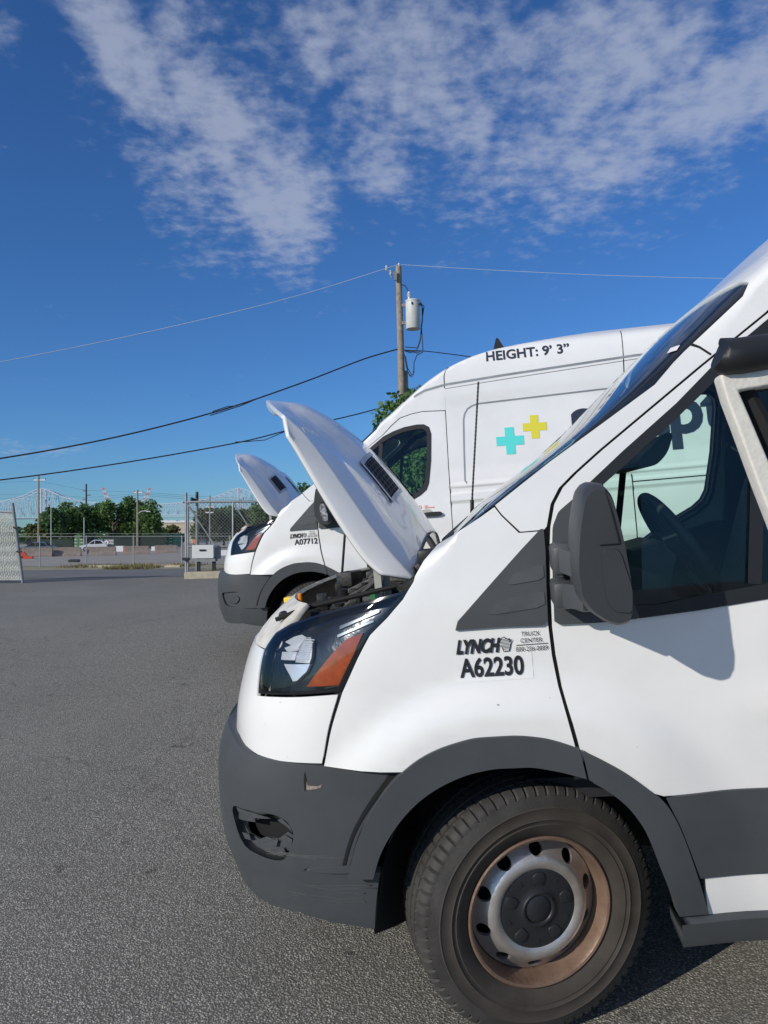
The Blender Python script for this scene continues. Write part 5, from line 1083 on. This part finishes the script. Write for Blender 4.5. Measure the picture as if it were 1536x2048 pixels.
# a worker far off, in an orange vest
ps = empty('person', 'distant worker in an orange vest seen above the gate cabinet', 'person', None, G(390, 112))
def skinned(name, pts, edges, rad, mt, parent):
    me = bpy.data.meshes.new(name); me.from_pydata(pts, edges, []); o = link(name, me, mt, parent); md = o.modifiers.new('skin', 'SKIN')
    for i, r in enumerate(rad): me.skin_vertices[0].data[i].radius = (r, r)
    me.skin_vertices[0].data[0].use_root = True; s = o.modifiers.new('smooth', 'SUBSURF'); s.levels = s.render_levels = 1; return o
skinned('body', [(0, 0, .95), (0, 0, 1.2), (0, 0, 1.42), (0, 0, 1.53), (0, -.02, 1.66), (0, 0, 1.76), (.19, 0, 1.40), (.25, .02, 1.12), (.24, -.08, .86), (-.19, 0, 1.40), (-.25, .02, 1.12), (-.24, -.08, .86), (.10, 0, .88), (.11, -.01, .48), (.11, .02, .06), (.11, -.14, .04), (-.10, 0, .88), (-.12, .02, .48), (-.13, .04, .06), (-.13, -.12, .04)],
        [(0, 1), (1, 2), (2, 3), (3, 4), (4, 5), (2, 6), (6, 7), (7, 8), (2, 9), (9, 10), (10, 11), (0, 12), (12, 13), (13, 14), (14, 15), (0, 16), (16, 17), (17, 18), (18, 19)],
        [.15, .14, .15, .06, .10, .07, .065, .05, .035, .065, .05, .035, .09, .06, .045, .035, .09, .06, .045, .035], mat('dark_work_clothes', (.03, .035, .045), .9), ps)
m = MB(); m.tube([(0, 0, .86), (0, 0, 1.05), (0, 0, 1.3), (0, 0, 1.44), (0, 0, 1.5)], [.20, .19, .21, .20, .09], 14); m.build('vest', mat('orange_vest', (.85, .17, .03), .7), ps, smooth=True)
m = MB(); m.tube([(0, 0, 1.70), (0, 0, 1.76), (0, 0, 1.83)], [.125, .12, .04], 12); m.build('cap', M['ink'], ps, smooth=True)
# ------------------------------------------------------------------ far poles
def fpole(px, Y, top, r, lb, mt='post', arms=(), lamp=None, tagc='utility pole'):
    g = G(px, Y); t = empty('utility_pole', lb, tagc, 'poles beyond the yard', g); m = MB(); zt = at(px, top, Y).z - g.z; m.tube([(0, 0, 0), (0, 0, zt)], [r * 1.15, r], 8); m.build('pole_shaft', M[mt], t, smooth=True)
    for py, xa, xb in arms:
        a_, b_ = at(xa, py, Y) - g, at(xb, py, Y) - g; m = MB(); m.beam(a_, b_, .14, .16); ar_ = m.build('crossarm', M['cranew'] if mt != 'black' else M['black'], t); m = MB()
        for k in (0, .5, 1): c = a_ + (b_ - a_) * k; m.tube([c, c + Vector((0, 0, .35))], [.09, .06], 6)
        m.build('insulator', M['post'], ar_)
    if lamp:
        px2, py2, px3, py3 = lamp; a_, b_ = at(px2, py2, Y) - g, at(px3, py3, Y) - g; m = MB(); m.tube([a_, a_ + (b_ - a_) * .3 + Vector((0, 0, .35)), b_ + Vector((-.5, 0, .12)), b_], .055, 6); l = m.build('lamp_arm', M['roofw'], t, smooth=True); m = MB(); m.box(b_, (.6, .22, .14), bev=.04); m.build('lamp_head', M['roofw'], l)
fpole(77, 118, 951, .14, 'pale utility pole with a white crossarm at the left of the far tree row', arms=((960, 67, 91),), mt='wood')
fpole(172.5, 190, 968, .20, 'dark utility pole above the trees with three staggered arms', 'black', arms=((982, 166, 172), (990.5, 173, 181), (999, 166, 172)))
fpole(275, 118, 980, .14, 'utility pole with a street lamp arm at the right of the far tree row', arms=((985, 268, 285),), lamp=(275, 1029, 297, 1023), mt='wood')
fpole(102, 122, 1012, .05, 'slim bare pole in front of the far tree row', 'roofw'); fpole(168, 116, 1035, .05, 'slim short pole beside the left green container', 'roofw')
fpole(420, 118, 991, .11, 'pole with pale crossarms seen through the chain-link gate', arms=((1014, 411, 431), (1025, 411, 427)))
for i, (ya, yb) in enumerate(((962, 990), (985, 996), (992, 1002))):
    P = [at(-150, ya + 8 + i, 118), at(77, ya if i == 0 else ya + 2, 118), at(172, (ya + yb) / 2 + 5, 130), at(275, 984 + i * 3, 118), at(420, 994 + i * 4, 118), at(600, 1000 + i * 4, 118)]
    m = MB(); m.tube(P, .018, 4); tag(m.build('power_line', M['wire']), ['upper', 'middle', 'lower'][i] + ' thin power line strung over the far trees', 'cable', 'far power lines')
# ------------------------------------------------------------------ cranes, buildings, bridge
def crane(a_, b_, Y, lb):
    A, Bq = at(*a_, Y), at(*b_, Y); t = empty('tower_crane', lb, 'crane', 'red and white crane jibs', (A.x, Y, 0)); O_ = Vector((A.x, Y, 0)); n = 7
    for k in range(n):
        p, q2 = A + (Bq - A) * (k / n) - O_, A + (Bq - A) * ((k + 1) / n) - O_; wd = 5.2 * (1 - k / n) + 1.2; m = MB()
        sx = Vector((wd / 2, 0, 0)); s2 = Vector((wd / 2 * .88, 0, 0))
        m.beam(p - sx, q2 - s2, .7); m.beam(p + sx, q2 + s2, .7); m.beam(p - sx, q2 + s2, .5); m.beam(p + sx, q2 - s2, .5); m.build('jib_section', M['crane' if k % 2 == 0 else 'cranew'], t)
    m = MB(); m.beam(A - O_ + Vector((0, 0, -60)), A - O_, 3); m.build('mast', M['cranew'], t)
crane((219, 1010), (206, 975), 900, 'left leaning red and white crane boom above the trees'); crane((285, 1010), (300, 976), 900, 'right leaning red and white crane boom above the trees')
t = empty('warehouse', 'low tan flat-roofed building left of the gate', 'building', None, G(345, 300)); g0 = G(345, 300); wq = lambda px, py: at(px, py, 300) - g0
m = MB(); a_, b_ = wq(305, 1046), wq(388, 1046); m.box(((a_.x + b_.x) / 2, 12, a_.z / 2), (b_.x - a_.x, 24, a_.z)); m.build('wall', M['tan'], t); m = MB(); m.box(((a_.x + b_.x) / 2, 12, a_.z + .3), (b_.x - a_.x + .8, 24.8, .6)); rf = m.build('roof', M['roofw'], t); m = MB()
for px in (322, 338, 361, 372): m.box(wq(px, 1042) + Vector((0, 6, -.3)), (3, 3, 1.2))
m.build('rooftop_unit', M['roofw'], rf)
YB = 1500
br = empty('truss_bridge', 'long pale blue cantilever truss bridge on the horizon', 'bridge', None, (0, YB, 0)); bq = lambda px, py, dy=0: at(px, py, YB) - Vector((0, YB, 0)) + Vector((0, dy, 0))
TC = [(-160, 1004), (-60, 1004), (0, 1003), (20, 999), (45, 992), (60, 985), (70, 980), (82, 977), (96, 980), (110, 987), (130, 995), (160, 1002), (200, 1006), (250, 1007.5), (300, 1008), (340, 1007), (370, 1004), (400, 999), (430, 993), (450, 986), (465, 979), (476, 976), (490, 979), (510, 988), (560, 1000), (640, 1006), (760, 1008)]
BC = [(-160, 1034), (70, 1036), (96, 1036), (130, 1034), (200, 1030), (300, 1029), (380, 1030), (440, 1034), (476, 1038), (560, 1038), (760, 1036)]
tf = pchip([p[0] for p in TC], [p[1] for p in TC]); bf = pchip([p[0] for p in BC], [p[1] for p in BC]); m1, m2, m3 = MB(), MB(), MB(); xs = [-160 + 9.83 * k for k in range(92)]
for dy in (0, 22):
    for k in range(len(xs) - 1):
        x, y = xs[k], xs[k + 1]; m1.beam(bq(x, tf(x), dy), bq(y, tf(y), dy), 1.7); m1.beam(bq(x, bf(x), dy), bq(y, bf(y), dy), 1.5); m2.beam(bq(x, tf(x), dy), bq(x, bf(x), dy), .8)
        if k % 2: m2.beam(bq(x, tf(x), dy), bq(y, bf(y), dy), .9)
        else: m2.beam(bq(x, bf(x), dy), bq(y, tf(y), dy), .9)
for k in range(len(xs)): x = xs[k]; m2.beam(bq(x, tf(x), 0), bq(x, tf(x), 22), .7)
m1.build('chord', M['bridge'], br); m2.build('truss_web', M['bridge'], br)
m3.box((bq(-160, 1034) + bq(760, 1034)) / 2 + Vector((0, 11, 0)), ((bq(760, 1034) - bq(-160, 1034)).x, 20, 1.4)); m3.build('deck', M['bridge'], br)
for px in (82, 476):
    m = MB()
    for dy in (0, 22): m.beam(bq(px, tf(px), dy), bq(px, 1046, dy), 3.0); m.beam(bq(px + 8, tf(px + 8), dy), bq(px + 3, 1046, dy), 1.4)
    m.build('tower', M['bridge'], br); m = MB(); z = bq(px, 1046).z; m.box((bq(px, 1046).x, 11, (z - 2) / 2), (9, 34, z + 2)); m.build('pier', M['concrete'], br)
# distant tree line along the horizon
R = random.Random(11); V = []; F = []
for k in range(9000):
    x = R.uniform(-700, 900); y = R.uniform(560, 640); h_ = 9 + 3.5 * math.sin(x * .021) + 2.5 * math.sin(x * .083 + 1); z = R.uniform(0, h_); s = R.uniform(1.2, 2.6); a = R.uniform(0, 6.28)
    b = len(V); V += [(x - s, y, z), (x + s * math.cos(a), y + s, z - s * .4), (x + s, y - s * math.sin(a), z + s * .3), (x - s * .2, y, z + s)]; F.append((b, b + 1, b + 2, b + 3))
m = MB(); m.add(V, F); m.build('far_woods', M['leaf2'], fixn=False)['kind'] = 'stuff'
